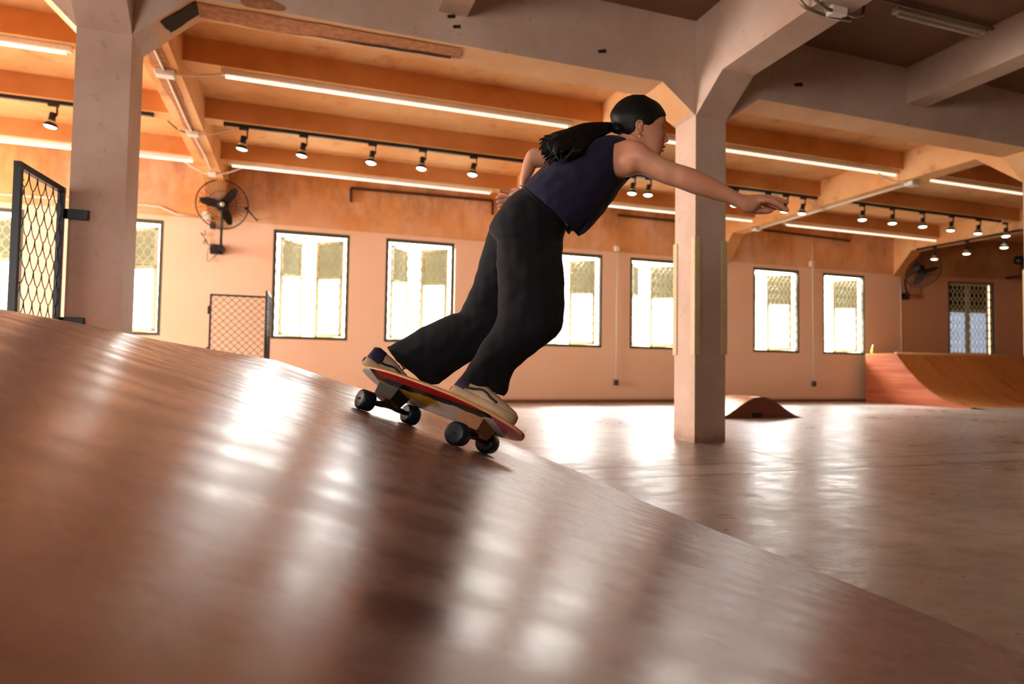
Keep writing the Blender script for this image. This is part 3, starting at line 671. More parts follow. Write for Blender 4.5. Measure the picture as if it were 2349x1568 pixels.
# foam guards on columns
def guard(x, y, sx, sy, z0, z1, label):
    e = empty('edge_guard', (x, y, z0)); tag(e, label, 'edge guard', 'cream foam edge guards'); m = MB()
    t = .012; a = .045
    m.box(x, x+sx*a, y-sy*t, y, z0, z1) if sx > 0 else m.box(x+sx*a, x, min(y, y-sy*t), max(y, y-sy*t), z0, z1)
    m.box(min(x, x-sx*t), max(x, x-sx*t), min(y-sy*t, y+sy*a), max(y-sy*t, y+sy*a), z0, z1); m.build('foam_strip', M['foam'], e, bevel=.004)
c2 = COLX[2]; c3 = COLX[3]
guard(c2, YC, 1, 1, .70, 1.655, 'wide cream foam guard on the near corner of middle column')
guard(c2+CW, YC, -1, 1, .71, 1.64, 'cream foam guard on the right corner of middle column')
guard(c2, YC+CW, 1, -1, .70, 1.64, 'cream foam guard on the left rear corner of middle column')
guard(c3, YC+CW, 1, -1, .78, 1.70, 'cream foam guard on the right edge column')

# ------------------------------------------------------------------ wall fans
def make_fan(c, nrm, R, wallpt, wn, label, elbow=None):
    c = Vector(c); n = Vector(nrm).normalized(); wallpt = Vector(wallpt); wn = Vector(wn)
    e = empty('wall_fan', wallpt); tag(e, label, 'fan', 'black wall fans')
    q = Vector((0, 0, 1)); x = n.cross(q).normalized(); y = x.cross(n)
    g = MB(); g.disc_ring(c, n, R, .008, 48, 6); g.disc_ring(c+n*.07, n, R*.55, .002, 36, 5); g.disc_ring(c+n*.085, n, R*.2, .003, 24, 5); g.disc_ring(c-n*.09, n, R*.55, .002, 36, 5)
    for k in range(56):
        a = 2*PI*k/56; d = x*math.cos(a)+y*math.sin(a)
        g.tube([c+d*R*.18+n*.09, c+d*R*.55+n*.072, c+d*R*.88+n*.04, c+d*R], .0023, 4)
        if k % 2 == 0: g.tube([c+d*R*.2-n*.1, c+d*R*.55-n*.092, c+d*R*.88-n*.05, c+d*R], .0023, 4)
    g.build('fan_guard', M['fan'], e)
    for k in range(3):
        a = 2*PI*k/3+.12; vs2 = []; fs2 = []
        for i in range(7):
            r = R*(.15+.72*i/6); wv = R*.24*math.sin(PI*(.25+.6*i/6))
            for sgn in (-1, 1):
                aa = a+sgn*wv/r*.75; vs2.append(c+(x*math.cos(aa)+y*math.sin(aa))*r+n*(sgn*.03))
        for i in range(6): fs2.append((2*i, 2*i+1, 2*i+3, 2*i+2))
        MB().add(vs2, fs2).build('fan_blade', M['fan'], e)
    MB().lathe(c, n, [(-.05, .06), (.04, .07), (.06, .05)]).build('hub', M['fan'], e, True)
    MB().lathe(c, n, [(.092, .032), (.1, .028)]).build('badge', M['badge'], e, True)
    MB().lathe(c, n, [(-.26, .06), (-.24, .085), (-.12, .09), (-.1, .07)]).build('motor', M['fan'], e, True)
    mo = c-n*.18
    base = wallpt+wn*.1
    m = MB(); pts = [mo+n*.06, Vector((mo.x, mo.y, mo.z-.1))+n*.06, Vector((mo.x, mo.y, base.z-.05))+n*.06] if elbow is None else [mo]+[Vector(v) for v in elbow]+[base+Vector((0, 0, -.05))]
    m.tube(pts if elbow is None else smooth_curve(pts, 5), .018, 10); m.build('pole', M['fan'], e, True)
    if elbow is None: base = Vector((mo.x, mo.y, base.z))+n*.06; m2 = MB(); m2.bar(base, Vector((base.x, wallpt.y-.02, base.z)), .05, .05); m2.build('wall_arm', M['fan'], e)
    t = wn.cross(q).normalized(); Mx = Matrix(((t.x, wn.x, 0, wallpt.x), (t.y, wn.y, 0, wallpt.y), (t.z, wn.z, 1, wallpt.z), (0, 0, 0, 1)))
    m = MB(); m.box(-.085, .085, .002, .03, -.07, .07, Mx); m.box(-.04, .04, .03, .09, -.06, .06, Mx); m.build('wall_bracket', M['fan'], e, bevel=.004)
    return e, mo, base
fy = 9.40
fc = ony(510, 469, fy); wp = ony(497, 572, YW)
f1, mo, base = make_fan(fc, (.12, -1, -.18), .328, wp, (0, -1, 0), 'black caged wall fan on the left of the window wall')
arm = MB(); A = ony(565, 478, fy+.1); arm.tube([A, ony(590, 506, YW-.01)], .011); arm.ball(A, .026); arm.build('stay_rod', M['fan'], f1, True)
def cord(pts, label, r=.005): return conduit(pts, r, label, 'cable', 'cable', 'power_cord')
cord([ony(470, 527, yv), ony(470, 540, yv), ony(460, 533, yv), ony(470, 548, yv), ony(466, 556, yv), ony(472, 558, yv), ony(472, 548, yv), ony(478, 562, yv), ony(490, 564, yv-.05)], 'looped black cord hanging under the left fan socket')
cord([ony(486, 564, yv), ony(477, 575, yv), ony(477, 599, yv), ony(498, 583, yv)], 'brown cord triangle beside the left fan bracket', .004)
# right fan on the end wall
t0 = 0.24
wp2 = rw(.1, 0, 2.25); wp2 = RW0+RWD*.17+Vector((0, 0, 0)); 
dist = None
P = ray(2075, 680); s = (RW0-CAM).dot(RWN)/P.dot(RWN); wp2 = CAM+P*s
cdep = s-.55; fc2 = at(2118, 622, cdep)
nn = (RT*.82-UP*.32+FW*.42)
f2, mo, base = make_fan(fc2, nn, .34, wp2, RWN, 'black caged wall fan turned sideways near the far corner', [at(2086, 632, cdep+.02), at(2076, 645, s-.2)])
pr = lambda x, y: (lambda r: CAM+r*((RW0-CAM).dot(RWN)/r.dot(RWN)-.03))(ray(x, y))
cord([pr(2090, 640), pr(2088, 665), pr(2078, 675), pr(2095, 678), pr(2110, 676), pr(2118, 682), pr(2106, 684), pr(2112, 674), pr(2113, 655)], 'looped cord hanging below the far corner fan')
P = ray(2352, 640); s = (RW0-CAM).dot(RWN)/P.dot(RWN); wp3 = CAM+P*s
f3, mo, base = make_fan(at(2362, 600, s-.6), (RT*.5-UP*.2-FW*.6), .34, wp3, RWN, 'wall fan mostly hidden behind the right edge column')
# ------------------------------------------------------------------ skateboard
bh = Vector((.491, -.855, -.166)).normalized(); bn = Vector((.32, 0, .947)).normalized(); bh = (bh-bn*bh.dot(bn)).normalized(); ba = bn.cross(bh)
BO = Vector((.42, 2.196, .345)); BO.z = ramp_z(BO.x, BO.y)+.004
def frame(o, x, y, z): return Matrix(((x.x, y.x, z.x, o.x), (x.y, y.y, z.y, o.y), (x.z, y.z, z.z, o.z), (0, 0, 0, 1)))
BM = frame(BO, bh, ba, bn)
board = empty('skateboard', M4=BM); tag(board, 'surf style skateboard with teal wheels and yellow red underside ridden by the skater', 'skateboard')
ROLL, PITCH, DH, DL = -.36, .018, .109, .42
DM = Matrix.Translation((0, 0, DH)) @ Matrix.Rotation(ROLL, 4, 'X') @ Matrix.Rotation(PITCH, 4, 'Y')
def deck_w(u):
    t = u/DL; return .118*max(0, 1-abs(t)**(2.6 if t > 0 else 3.6))**.5*(1-.08*t)
def deck_z(u, w):
    k = max(0, -u-.24); n_ = max(0, u-.28); return .55*k*k+.1*n_*n_+.9*w*w
def make_deck():
    nu, nw, th = 72, 16, .0115; top = []; bot = []
    for i in range(nu+1):
        c = -math.cos(PI*i/nu); u = DL*c*.9999
        for j in range(nw+1):
            w = deck_w(u)*(-1+2*j/nw); z = deck_z(u, w); top.append((u, w, z)); bot.append((u, w, z-th))
    m = MB(); N = (nu+1)*(nw+1); m.v = [Vector(v) for v in top+bot]
    ix = lambda i, j: i*(nw+1)+j
    for i in range(nu):
        for j in range(nw):
            m.f.append((ix(i, j), ix(i+1, j), ix(i+1, j+1), ix(i, j+1))); m.mi.append(0)
            m.f.append((N+ix(i, j+1), N+ix(i+1, j+1), N+ix(i+1, j), N+ix(i, j))); m.mi.append(1)
        for j in (0, nw): m.f.append((ix(i, j), ix(i+1, j), N+ix(i+1, j), N+ix(i, j))); m.mi.append(2)
    return m.build('deck', [M['grip'], M['graphic'], M['maple']], board, True, M4=DM)
deck = make_deck()
def dk(u, w, z=0): return BM @ (DM @ Vector((u, w, deck_z(u, w)+z)))
def truck(u, steer, front):
    R = .037; Z = .037; T = Matrix.Translation((u, 0, Z)) @ Matrix.Rotation(steer, 4, 'Z')
    P = lambda x, y, z: T @ Vector((x, y, z))
    m = MB(); m.tube([P(0, -.072, 0), P(0, -.035, .004), P(0, 0, .016), P(0, .035, .004), P(0, .072, 0)], [.009, .012, .017, .012, .009], 10)
    m.tube([P(0, -.135, 0), P(0, .135, 0)], .004, 8)
    o = m.build('truck', M['truck'], board, True, M4=Matrix())
    db = lambda x, y, z: DM @ Vector((u+x, y, deck_z(u, y)-.0115-z))
    k = MB(); k.tube([P(0, 0, .01), db(0, 0, .03)], [.016, .02], 10); k.lathe(P(.012, 0, .02), (.15, 0, 1), [(0, .012), (.012, .019), (.024, .012)]); k.build('kingpin', M['truck'], o, True, M4=Matrix())
    if front:
        a = MB(); B0 = [db(sx*.055, sy*.04, 0) for sx, sy in ((-1, -1), (1, -1), (1, 1), (-1, 1))]; B1 = [db(sx*.05, sy*.032, .042) for sx, sy in ((-1, -1), (1, -1), (1, 1), (-1, 1))]
        a.rings([B0, B1]); a.tube([db(-.05, 0, .036), P(-.035, 0, .03), P(-.02, 0, .012)], [.024, .022, .016], 10); a.build('adapter_block', M['adapter'], o, M4=Matrix())
    else:
        a = MB(); B0 = [db(sx*.06, sy*.036, 0) for sx, sy in ((-1, -1), (1, -1), (1, 1), (-1, 1))]; B1 = [db(sx*.052, sy*.03, .044) for sx, sy in ((-1, -1), (1, -1), (1, 1), (-1, 1))]
        a.rings([B0, B1]); a.build('riser_block', M['riser'], o, M4=Matrix())
        a = MB(); B0 = [db(sx*.05, sy*.03, .044) for sx, sy in ((-1, -1), (1, -1), (1, 1), (-1, 1))]; B1 = [db(sx*.05, sy*.03, .05) for sx, sy in ((-1, -1), (1, -1), (1, 1), (-1, 1))]; a.rings([B0, B1]); a.build('baseplate', M['truck'], o, M4=Matrix())
    for s in (-1, 1):
        c = P(0, s*.102, 0); ax = (T.to_3x3() @ Vector((0, 1, 0)))*s
        w = MB().lathe(c, ax, [(-.027, .026), (-.026, .033), (-.02, .0365), (.018, .037), (.024, .0345), (.026, .028)], 32).build('wheel', M['wheel'], o, True, M4=Matrix())
        v = MB(); v.lathe(c, ax, [(.0255, .0275), (.0262, .0262), (.018, .02), (.018, .0)], 24, cap=False)
        q = MB(); q.lathe(c, ax, [(.017, .021), (.0175, .011), (.023, .011), (.024, .006), (.027, .005)], 20)
        ob = m = MB(); m.v = w.data and [x.co.copy() for x in w.data.vertices]; m.f = [tuple(p_.vertices) for p_ in w.data.polygons]; m.mi = [0]*len(m.f)
        m.add(v.v, v.f, 1); m.add(q.v, q.f, 2); bpy.data.objects.remove(w)
        m.build('wheel', [M['wheel'], M['bluerim'], M['core']], o, True, M4=Matrix())
truck(-.227, math.radians(-9), False); truck(.227, math.radians(13), True)

# ------------------------------------------------------------------ lofting figures through measured cross sections
def pt_tube(L, n=12, m=5):
    P = [at(x, y, d) for x, y, r, d in L]; r = [q*d/F for x, y, q, d in L]
    C_ = smooth_curve(P, m); rr = []
    for i in range(len(r)-1):
        for k in range(m): rr.append(r[i]+(r[i+1]-r[i])*k/m)
    rr.append(r[-1]); t0 = (C_[1]-C_[0]).normalized(); t1 = (C_[-1]-C_[-2]).normalized()
    C_ = [C_[0]-t0*rr[0]*.7]+C_+[C_[-1]+t1*rr[-1]*.55, C_[-1]+t1*rr[-1]*.9]; rr = [rr[0]*.6]+rr+[rr[-1]*.75, rr[-1]*.35]
    return MB().tube(C_, rr, n)
def loft(S, n=28, m=5, p=2.0, cap=True, dAB=0.0, taper=0):
    """S: list of (A, B, d, b): A,B outline pixels as measured on the photograph at distance d, b half thickness in metres"""
    K = []
    for A, B, d, b in S:
        K.append((at(A[0], A[1], d-dAB), at(B[0], B[1], d+dAB), b))
    R = []
    a = smooth_curve([k[0] for k in K], m); c = smooth_curve([k[1] for k in K], m); bb = smooth_curve([Vector((k[2], 0, 0)) for k in K], m)
    for A, B, b in zip(a, c, bb):
        ce = (A+B)/2; e1 = (B-A)/2; v = (ce-CAM).normalized(); v = (v-e1.normalized()*v.dot(e1.normalized())).normalized(); ring = []
        for j in range(n):
            t = 2*PI*j/n; cs, sn = math.cos(t), math.sin(t); q = 2/p
            ring.append(ce+e1*math.copysign(abs(cs)**q, cs)+v*(b.x*math.copysign(abs(sn)**q, sn)))
        R.append(ring)
    return MB().rings(R, cap)
def join(*mbs):
    o = MB()
    for m in mbs: o.add(m.v, m.f)
    return o
def remesh(mb, name, mat, parent, vox, it=6, fac=.5, disp=None, dec=None):
    me = bpy.data.meshes.new('tmp'); me.from_pydata(mb.v, [], mb.f)
    bm = bmesh.new(); bm.from_mesh(me); bmesh.ops.recalc_face_normals(bm, faces=bm.faces); bm.to_mesh(me); bm.free()
    o = bpy.data.objects.new('tmp', me); COL.objects.link(o)
    r = o.modifiers.new('r', 'REMESH'); r.mode = 'VOXEL'; r.voxel_size = vox
    if it: s = o.modifiers.new('s', 'SMOOTH'); s.iterations = it; s.factor = fac
    dg = bpy.context.evaluated_depsgraph_get(); dg.update()
    me2 = bpy.data.meshes.new_from_object(o.evaluated_get(dg)); bpy.data.objects.remove(o); bpy.data.meshes.remove(me)
    me2.name = name
    if disp:
        for v in me2.vertices: v.co = v.co+v.normal*disp(v.co)
    me2.materials.clear()
    for m in (mat if isinstance(mat, (list, tuple)) else [mat]): me2.materials.append(m)
    me2.polygons.foreach_set('use_smooth', [True]*len(me2.polygons))
    ob = bpy.data.objects.new(name, me2); COL.objects.link(ob)
    if parent:
        ob.parent = parent; ob.matrix_parent_inverse = parent.matrix_world.inverted()
    return ob
# --- head
HEAD = [((1455, 221), (1474, 222), 2.2, .018), ((1440, 226), (1490, 228), 2.2, .042), ((1424, 237), (1507, 238), 2.2, .06), ((1413, 250), (1518, 251), 2.2, .07), ((1406, 264), (1524.5, 264), 2.2, .075), ((1405, 278), (1526.5, 278), 2.2, .075),
        ((1408, 288), (1522.8, 288.5), 2.2, .072), ((1413, 298), (1522, 297), 2.2, .069), ((1422, 307), (1523, 306), 2.2, .067), ((1434, 315), (1523, 315), 2.2, .064), ((1446, 323), (1521, 323), 2.2, .06), ((1456, 330), (1520, 330), 2.2, .056),
        ((1464, 338), (1519, 338), 2.2, .050), ((1470, 346), (1517, 346), 2.2, .044), ((1477, 353), (1514.5, 353), 2.2, .037), ((1484, 359), (1513, 359), 2.2, .03), ((1490, 365), (1508, 364), 2.2, .018)]
def ball_at(x, y, d, rx, ry, rd, n=14):
    c = at(x, y, d); s = d/F; v = (c-CAM).normalized(); R = []
    for i in range(11):
        a = PI*(i+.02)/10.04; R.append([c+RT*(rx*s*math.sin(a)*math.cos(2*PI*j/n))+v*(rd*math.sin(a)*math.sin(2*PI*j/n))+UP*(ry*s*math.cos(a)) for j in range(n)])
    return MB().rings(R)
nose = loft([((1514, 286), (1524, 287), 2.2, .007), ((1515, 296), (1523.8, 296.5), 2.2, .008), ((1514, 304), (1527.5, 305), 2.2, .010), ((1512, 313), (1531, 313.5), 2.2, .013), ((1510, 320), (1533.5, 320.5), 2.2, .0175), ((1510, 324.5), (1532.5, 324.8), 2.2, .018), ((1512, 328), (1526, 328), 2.2, .011)], 16, 4)
lip1 = loft([((1510, 331), (1522.5, 331.5), 2.2, .014), ((1508, 335), (1526, 335.5), 2.2, .0185), ((1507, 339.3), (1522.5, 339.6), 2.2, .019)], 14, 4)
lip2 = loft([((1505, 342), (1519, 342.4), 2.2, .018), ((1506, 346), (1521.5, 346), 2.2, .0175), ((1505, 350.5), (1516, 350.5), 2.2, .013)], 14, 4)
brow = pt_tube([(1500, 281, 2.6, 2.148), (1512, 278.5, 3.6, 2.164), (1520, 280, 4.0, 2.182), (1523, 284, 3.0, 2.2)])
cheek = ball_at(1499, 311, 2.16, 16, 15, .018)
chin = ball_at(1507.5, 357, 2.2, 7.5, 7, .018)
ear = join(ball_at(1468, 291, 2.131, 6.5, 15, .010), pt_tube([(1474, 285, 1.9, 2.126), (1473, 279, 2.3, 2.122), (1467.5, 276.5, 2.5, 2.119), (1461.5, 280, 2.5, 2.117), (1460, 288, 2.5, 2.117), (1462.5, 297, 2.4, 2.119), (1467, 304, 2.6, 2.122), (1471, 307, 2.8, 2.124), (1473, 303, 2.2, 2.126)], 10), ball_at(1470.5, 305.5, 2.126, 3.6, 4.6, .006))
neck = loft([((1424, 296), (1492, 322), 2.2, .050), ((1416, 310), (1480, 340), 2.2, .052), ((1408, 325), (1466, 358), 2.2, .056), ((1392, 335), (1450, 385), 2.2, .075)])
torso = loft([((1225, 452), (1302, 521), 2.2, .10), ((1255, 420), (1335, 500), 2.2, .105), ((1300, 380), (1392, 462), 2.2, .115), ((1350, 346), (1432, 412), 2.2, .13), ((1385, 330), (1448, 385), 2.2, .115), ((1405, 328), (1450, 360), 2.2, .07)])
# right arm (outstretched)
armR = loft([((1392, 338), (1392, 398), 2.14, .045), ((1420, 327), (1415, 404), 2.08, .054), ((1443, 322), (1440, 405), 2.05, .056), ((1472, 328), (1466, 398), 2.03, .050), ((1500, 348.5), (1497, 411), 2.02, .045), ((1525, 363.5), (1522, 421), 2.01, .041), ((1548, 373.5), (1546, 428), 2.005, .038), ((1572, 381), (1568, 436), 2.0, .038), ((1598, 390), (1592, 445), 2.0, .037), ((1645, 414), (1640, 459), 2.0, .031), ((1676, 432), (1668, 466), 2.0, .026), ((1695, 443), (1688, 475), 2.0, .0225), ((1709, 448), (1703, 483), 2.0, .0215)], 24)
palmR = loft([((1702, 446), (1697, 480), 2.0, .021), ((1716, 447), (1709, 487), 2.0, .021), ((1732, 446), (1727, 487), 2.005, .021), ((1747, 446), (1742, 476), 2.01, .024), ((1757, 449), (1753, 468), 2.01, .026), ((1764, 453), (1761, 465), 2.01, .022)], 20)
fingR = join(pt_tube([(1748, 459, 7, 1.985), (1763, 459, 7, 1.982), (1777, 464, 6.6, 1.98), (1789, 471, 6.2, 1.98), (1800, 478.5, 5.6, 1.982), (1806, 483, 4.8, 1.984)]),
             pt_tube([(1748, 462, 6.5, 2.0), (1762, 464, 6.3, 2.0), (1776, 471, 5.8, 2.0), (1788, 477.5, 5.2, 2.0), (1796, 481, 4.4, 2.0)]),
             pt_tube([(1748, 453, 6.5, 2.02), (1764, 453, 6.4, 2.022), (1780, 456, 6.0, 2.024), (1794, 460, 5.4, 2.027), (1805, 463, 4.8, 2.03)]),
             pt_tube([(1744, 466, 6.3, 2.03), (1758, 468, 6.0, 2.034), (1770, 473, 5.4, 2.036), (1779, 478, 4.6, 2.038)]),
             pt_tube([(1714, 476, 8.5, 2.01), (1730, 482, 8.8, 2.022), (1746, 483.5, 7.8, 2.03), (1760, 483, 7.6, 2.03), (1769, 482, 5.8, 2.03)]))
# left arm (bent behind)
armL = loft([((1372, 322), (1362, 372), 2.36, .05), ((1330, 322), (1325, 378), 2.40, .05), ((1290, 332), (1288, 382), 2.42, .043), ((1262, 337), (1262, 383), 2.43, .04), ((1243, 339), (1247, 384), 2.43, .038), ((1226, 340), (1236, 384), 2.43, .037), ((1212, 347), (1228, 386), 2.43, .036), ((1202, 366), (1226, 393), 2.43, .034), ((1196, 388), (1219, 405), 2.43, .03), ((1193, 408), (1210, 417), 2.43, .026), ((1192, 424), (1206, 431), 2.43, .022), ((1190, 434), (1203, 441), 2.43, .022)], 22)
palmL = loft([((1194, 428), (1203, 440), 2.43, .021), ((1184, 430), (1196, 450), 2.43, .022), ((1175, 432), (1186, 464), 2.435, .018), ((1167, 435), (1174, 468), 2.44, .014)], 18)
fingL = join(pt_tube([(1176, 440, 5.2, 2.435), (1162, 439.5, 5.0, 2.43), (1151, 438.5, 4.4, 2.425), (1147, 438, 3.6, 2.42)]), pt_tube([(1174, 449, 5.2, 2.44), (1158, 450.5, 5.0, 2.44), (1146, 452, 4.4, 2.435), (1140, 452.8, 3.6, 2.435)]),
             pt_tube([(1174, 458, 5.0, 2.445), (1160, 461, 4.8, 2.445), (1148, 462.5, 4.4, 2.44), (1141, 462.8, 3.5, 2.44)]), pt_tube([(1174, 464, 4.6, 2.45), (1160, 469, 4.4, 2.45), (1150, 472, 4.0, 2.445), (1143, 473, 3.2, 2.445)]), pt_tube([(1192, 446, 6, 2.42), (1184, 460, 5.8, 2.42), (1178, 470, 5.2, 2.425), (1173, 478, 4.2, 2.43)]))
legs = join(loft([((1180, 480), (1275, 545), 2.2, .10), ((1160, 545), (1275, 570), 2.18, .11), ((1170, 640), (1265, 645), 2.1, .06), ((1175, 740), (1265, 745), 2.05, .05), ((1120, 830), (1170, 840), 2.06, .04), ((1100, 880), (1140, 890), 2.07, .035), ((1098, 905), (1135, 915), 2.07, .03)]),
            loft([((1160, 545), (1240, 580), 2.3, .08), ((1120, 640), (1185, 650), 2.35, .06), ((1090, 735), (1140, 775), 2.37, .05), ((970, 785), (995, 825), 2.42, .036), ((905, 812), (925, 848), 2.45, .033)]))
person = remesh(join(loft(HEAD, 40, 5, 2.05), nose, lip1, lip2, brow, cheek, chin, ear, neck, torso, armR, palmR, fingR, armL, palmL, fingL, legs), 'person', [M['skin']], None, .0024, 3, .4)
tag(person, 'person in navy sleeveless top and wide black trousers crouching on a skateboard, right arm outstretched', 'person')
PARENT = person
def child(mb, name, mat, smooth=True, parent=None): return mb.build(name, mat, parent or PARENT, smooth)
# eye and brow
e = child(ball_at(1517.6, 297.4, 2.181, 4.2, 3.0, .007), 'eye', M['eye']); child(ball_at(1519.6, 297.6, 2.179, 2.2, 2.7, .0065), 'iris', M['iris'], parent=e)
child(pt_tube([(1511, 296.5, 1.0, 2.171), (1515, 293.6, 1.3, 2.172), (1520, 293.2, 1.3, 2.177), (1523.5, 295, 1.0, 2.187)], 8), 'eyelid', M['skin'], parent=e)
lp = child(loft([((1510, 333), (1523.4, 333), 2.2, .0135), ((1509, 336), (1526.8, 336), 2.2, .0192), ((1508, 339.6), (1523, 339.6), 2.2, .0194)], 16, 4), 'upper_lip', M['lips']); child(loft([((1506, 342.4), (1519.6, 342.4), 2.2, .0184), ((1507, 346), (1522.3, 346), 2.2, .018), ((1507, 349.5), (1518.4, 349.5), 2.2, .0125)], 16, 4), 'lower_lip', M['lips'])
child(ball_at(1520, 325.5, 2.184, 2.0, 1.1, .003), 'nostril', M['lips'])
child(pt_tube([(1510.5, 295.5, .7, 2.168), (1515.5, 292.8, 1.2, 2.169), (1520.5, 292.6, 1.3, 2.174), (1524.5, 293.6, 1.0, 2.18), (1528, 293.4, .5, 2.184)], 8), 'eyelash', M['hair'])
child(pt_tube([(1505, 281, .9, 2.143), (1512, 277.2, 2.0, 2.154), (1519, 277.6, 2.4, 2.169), (1523.5, 281, 1.8, 2.186), (1525.5, 285, .8, 2.196)], 8), 'eyebrow', M['hair'])
hp_ = at(1470.6, 309, 2.118); child(MB().disc_ring(hp_, RT*.15+FW, 5.2*2.12/F, .0009, 28, 6), 'hoop_earring', M['gold']); child(ball_at(1470.8, 303, 2.116, 1.1, 1.1, .0015), 'stud_earring', M['gold'])
# --- hair
HP = [(1393, 296), (1392, 280), (1399, 262), (1407, 246), (1421, 229), (1440, 218), (1457, 213), (1476, 214), (1496, 219), (1512, 230), (1523, 243), (1534, 254), (1533, 268), (1525, 265), (1517, 266), (1509, 270), (1502, 275), (1496, 282.5), (1487, 286), (1478, 284), (1473, 280), (1464, 277), (1460, 288), (1454, 299), (1445, 306), (1433, 314), (1418, 314), (1402, 305)]
def inside(x, y, P):
    c = False; j = len(P)-1
    for i in range(len(P)):
        if (P[i][1] > y) != (P[j][1] > y) and x < (P[j][0]-P[i][0])*(y-P[i][1])/(P[j][1]-P[i][1])+P[i][0]: c = not c
        j = i
    return c
HH = [((A[0]-3.0-(2 if y_ < 5 else 0), A[1]-2.5), (B[0]+.8, B[1]-2.5), d, b+.0045) for y_, (A, B, d, b) in enumerate(HEAD[:11])]
HH[0] = ((1452, 217.5), (1477, 218), 2.2, .024)
hm = loft(HH, 160, 20, 2.05); keep = [f for f in hm.f if inside(*proj(sum((hm.v[i] for i in f), Vector())/len(f)), HP)]
hm.f = keep; hm.mi = [0]*len(keep)
for i, v in enumerate(hm.v):
    pass
hair = hm.build('hair', M['hair'], PARENT, True)
bm = bmesh.new(); bm.from_mesh(hair.data); bmesh.ops.delete(bm, geom=[v for v in bm.verts if not v.link_faces], context='VERTS'); bm.to_mesh(hair.data); bm.free()
so = hair.modifiers.new('thick', 'SOLIDIFY'); so.thickness = .005; so.offset = -.6
child(ball_at(1419, 293, 2.19, 20, 15, .05), 'hair_bun', M['hair'], parent=hair)
tm = MB(); rnd = random.Random(5)
ends = [((1241, 332), (1240, 362)), ((1240, 362), (1266, 378)), ((1266, 378), (1300, 360)), ((1300, 360), (1345, 332))]
def strand(q, e, wob, wid, dd):
    sx, sy = 1398+rnd.uniform(-4, 4), 284+16*q; t = .5
    mx_, my_ = 1340+rnd.uniform(-8, 8), 291+34*q+rnd.uniform(-3, 3); m2x, m2y = 1285+rnd.uniform(-8, 8), 308+42*q+rnd.uniform(-3, 3)
    d0 = 2.19-.04*rnd.random(); d1 = 2.15-.10*q-.02*rnd.random(); 
    if e[0] > 1290: m2x = (e[0]+mx_)/2; m2y = (e[1]+my_)/2+2
    L_ = [(sx, sy, wid, d0), (mx_, my_, wid*1.5, (d0+d1)/2-.02), (m2x, m2y, wid*1.3, d1-.01), ((m2x+e[0])/2+rnd.uniform(-4, 4), (m2y+e[1])/2+rnd.uniform(-4, 2), wid*1.0, d1), (e[0], e[1], wid*.25, d1+.0)]
    P = smooth_curve([at(a, b2, d) for a, b2, r, d in L_], 5); rr = []
    for i in range(4):
        for k in range(5): rr.append((L_[i][2]+(L_[i+1][2]-L_[i][2])*k/5)*2.15/F)
    rr.append(L_[-1][2]*2.15/F); tm.tube(P, rr, 6)
for i in range(150):
    q = rnd.random(); k = rnd.random()
    if q < .6: e_ = (1243+rnd.gauss(0, 4)+8*rnd.random(), 318+q*75+rnd.gauss(0, 5))
    else: e_ = (1248+(q-.6)*150+rnd.gauss(0, 9), 372-(q-.6)*30+rnd.gauss(0, 5))
    strand(q, e_, 0, 2.6+2.2*rnd.random(), 0)
pt = tm.build('ponytail', M['hair'], hair, True)
core = loft([((1398, 283), (1398, 301), 2.18, .022), ((1375, 284), (1378, 313), 2.17, .03), ((1345, 288), (1352, 326), 2.15, .034), ((1310, 297), (1322, 344), 2.12, .036), ((1278, 311), (1292, 357), 2.10, .034), ((1254, 328), (1268, 364), 2.09, .026)], 20)
child(core, 'ponytail_core', M['hair'], parent=hair)
child(MB().disc_ring(at(1398, 291.5, 2.185), (at(1402, 292, 2.19)-at(1380, 290, 2.17)), 8.5*2.18/F, .004, 24, 8), 'hair_tie', M['riser'], parent=hair)
for i in range(26):   # loose flyaway ends
    pass
# --- navy top
SH = [((1203, 427), (1331, 541), 2.2, .150), ((1222, 408), (1352, 524), 2.2, .160), ((1246, 387), (1376, 500), 2.2, .165), ((1290, 354), (1412, 450), 2.2, .168), ((1330, 331), (1434, 420), 2.2, .165), ((1368, 317), (1448, 402), 2.2, .155), ((1400, 311), (1454, 375), 2.2, .128), ((1424, 312.5), (1456, 354), 2.2, .09), ((1437, 318), (1456, 344), 2.2, .062)]
def fold_shirt(co):
    x, y = proj(co); return .004*noise.noise(Vector((x*.012-y*.02, x*.03+y*.025, 3)))+.0025*noise.noise(co*28)
sb = loft(SH, 40, 6, 2.1)
shirt = remesh(sb, 'sleeveless_top', M['navy'], PARENT, .006, 4, .5, fold_shirt)
# cut the armhole: the near shoulder shows skin from the armhole edge outwards
AH = [(1436, 316), (1417, 342), (1404, 370), (1405, 392), (1418, 409), (1452, 412), (1475, 400), (1475, 316)]
bm = bmesh.new(); bm.from_mesh(shirt.data)
kill = [f for f in bm.faces if inside(*proj(f.calc_center_median()), AH) and (f.calc_center_median()-CAM).dot(FW) < 2.17]
bmesh.ops.delete(bm, geom=kill, context='FACES'); bm.to_mesh(shirt.data); bm.free()
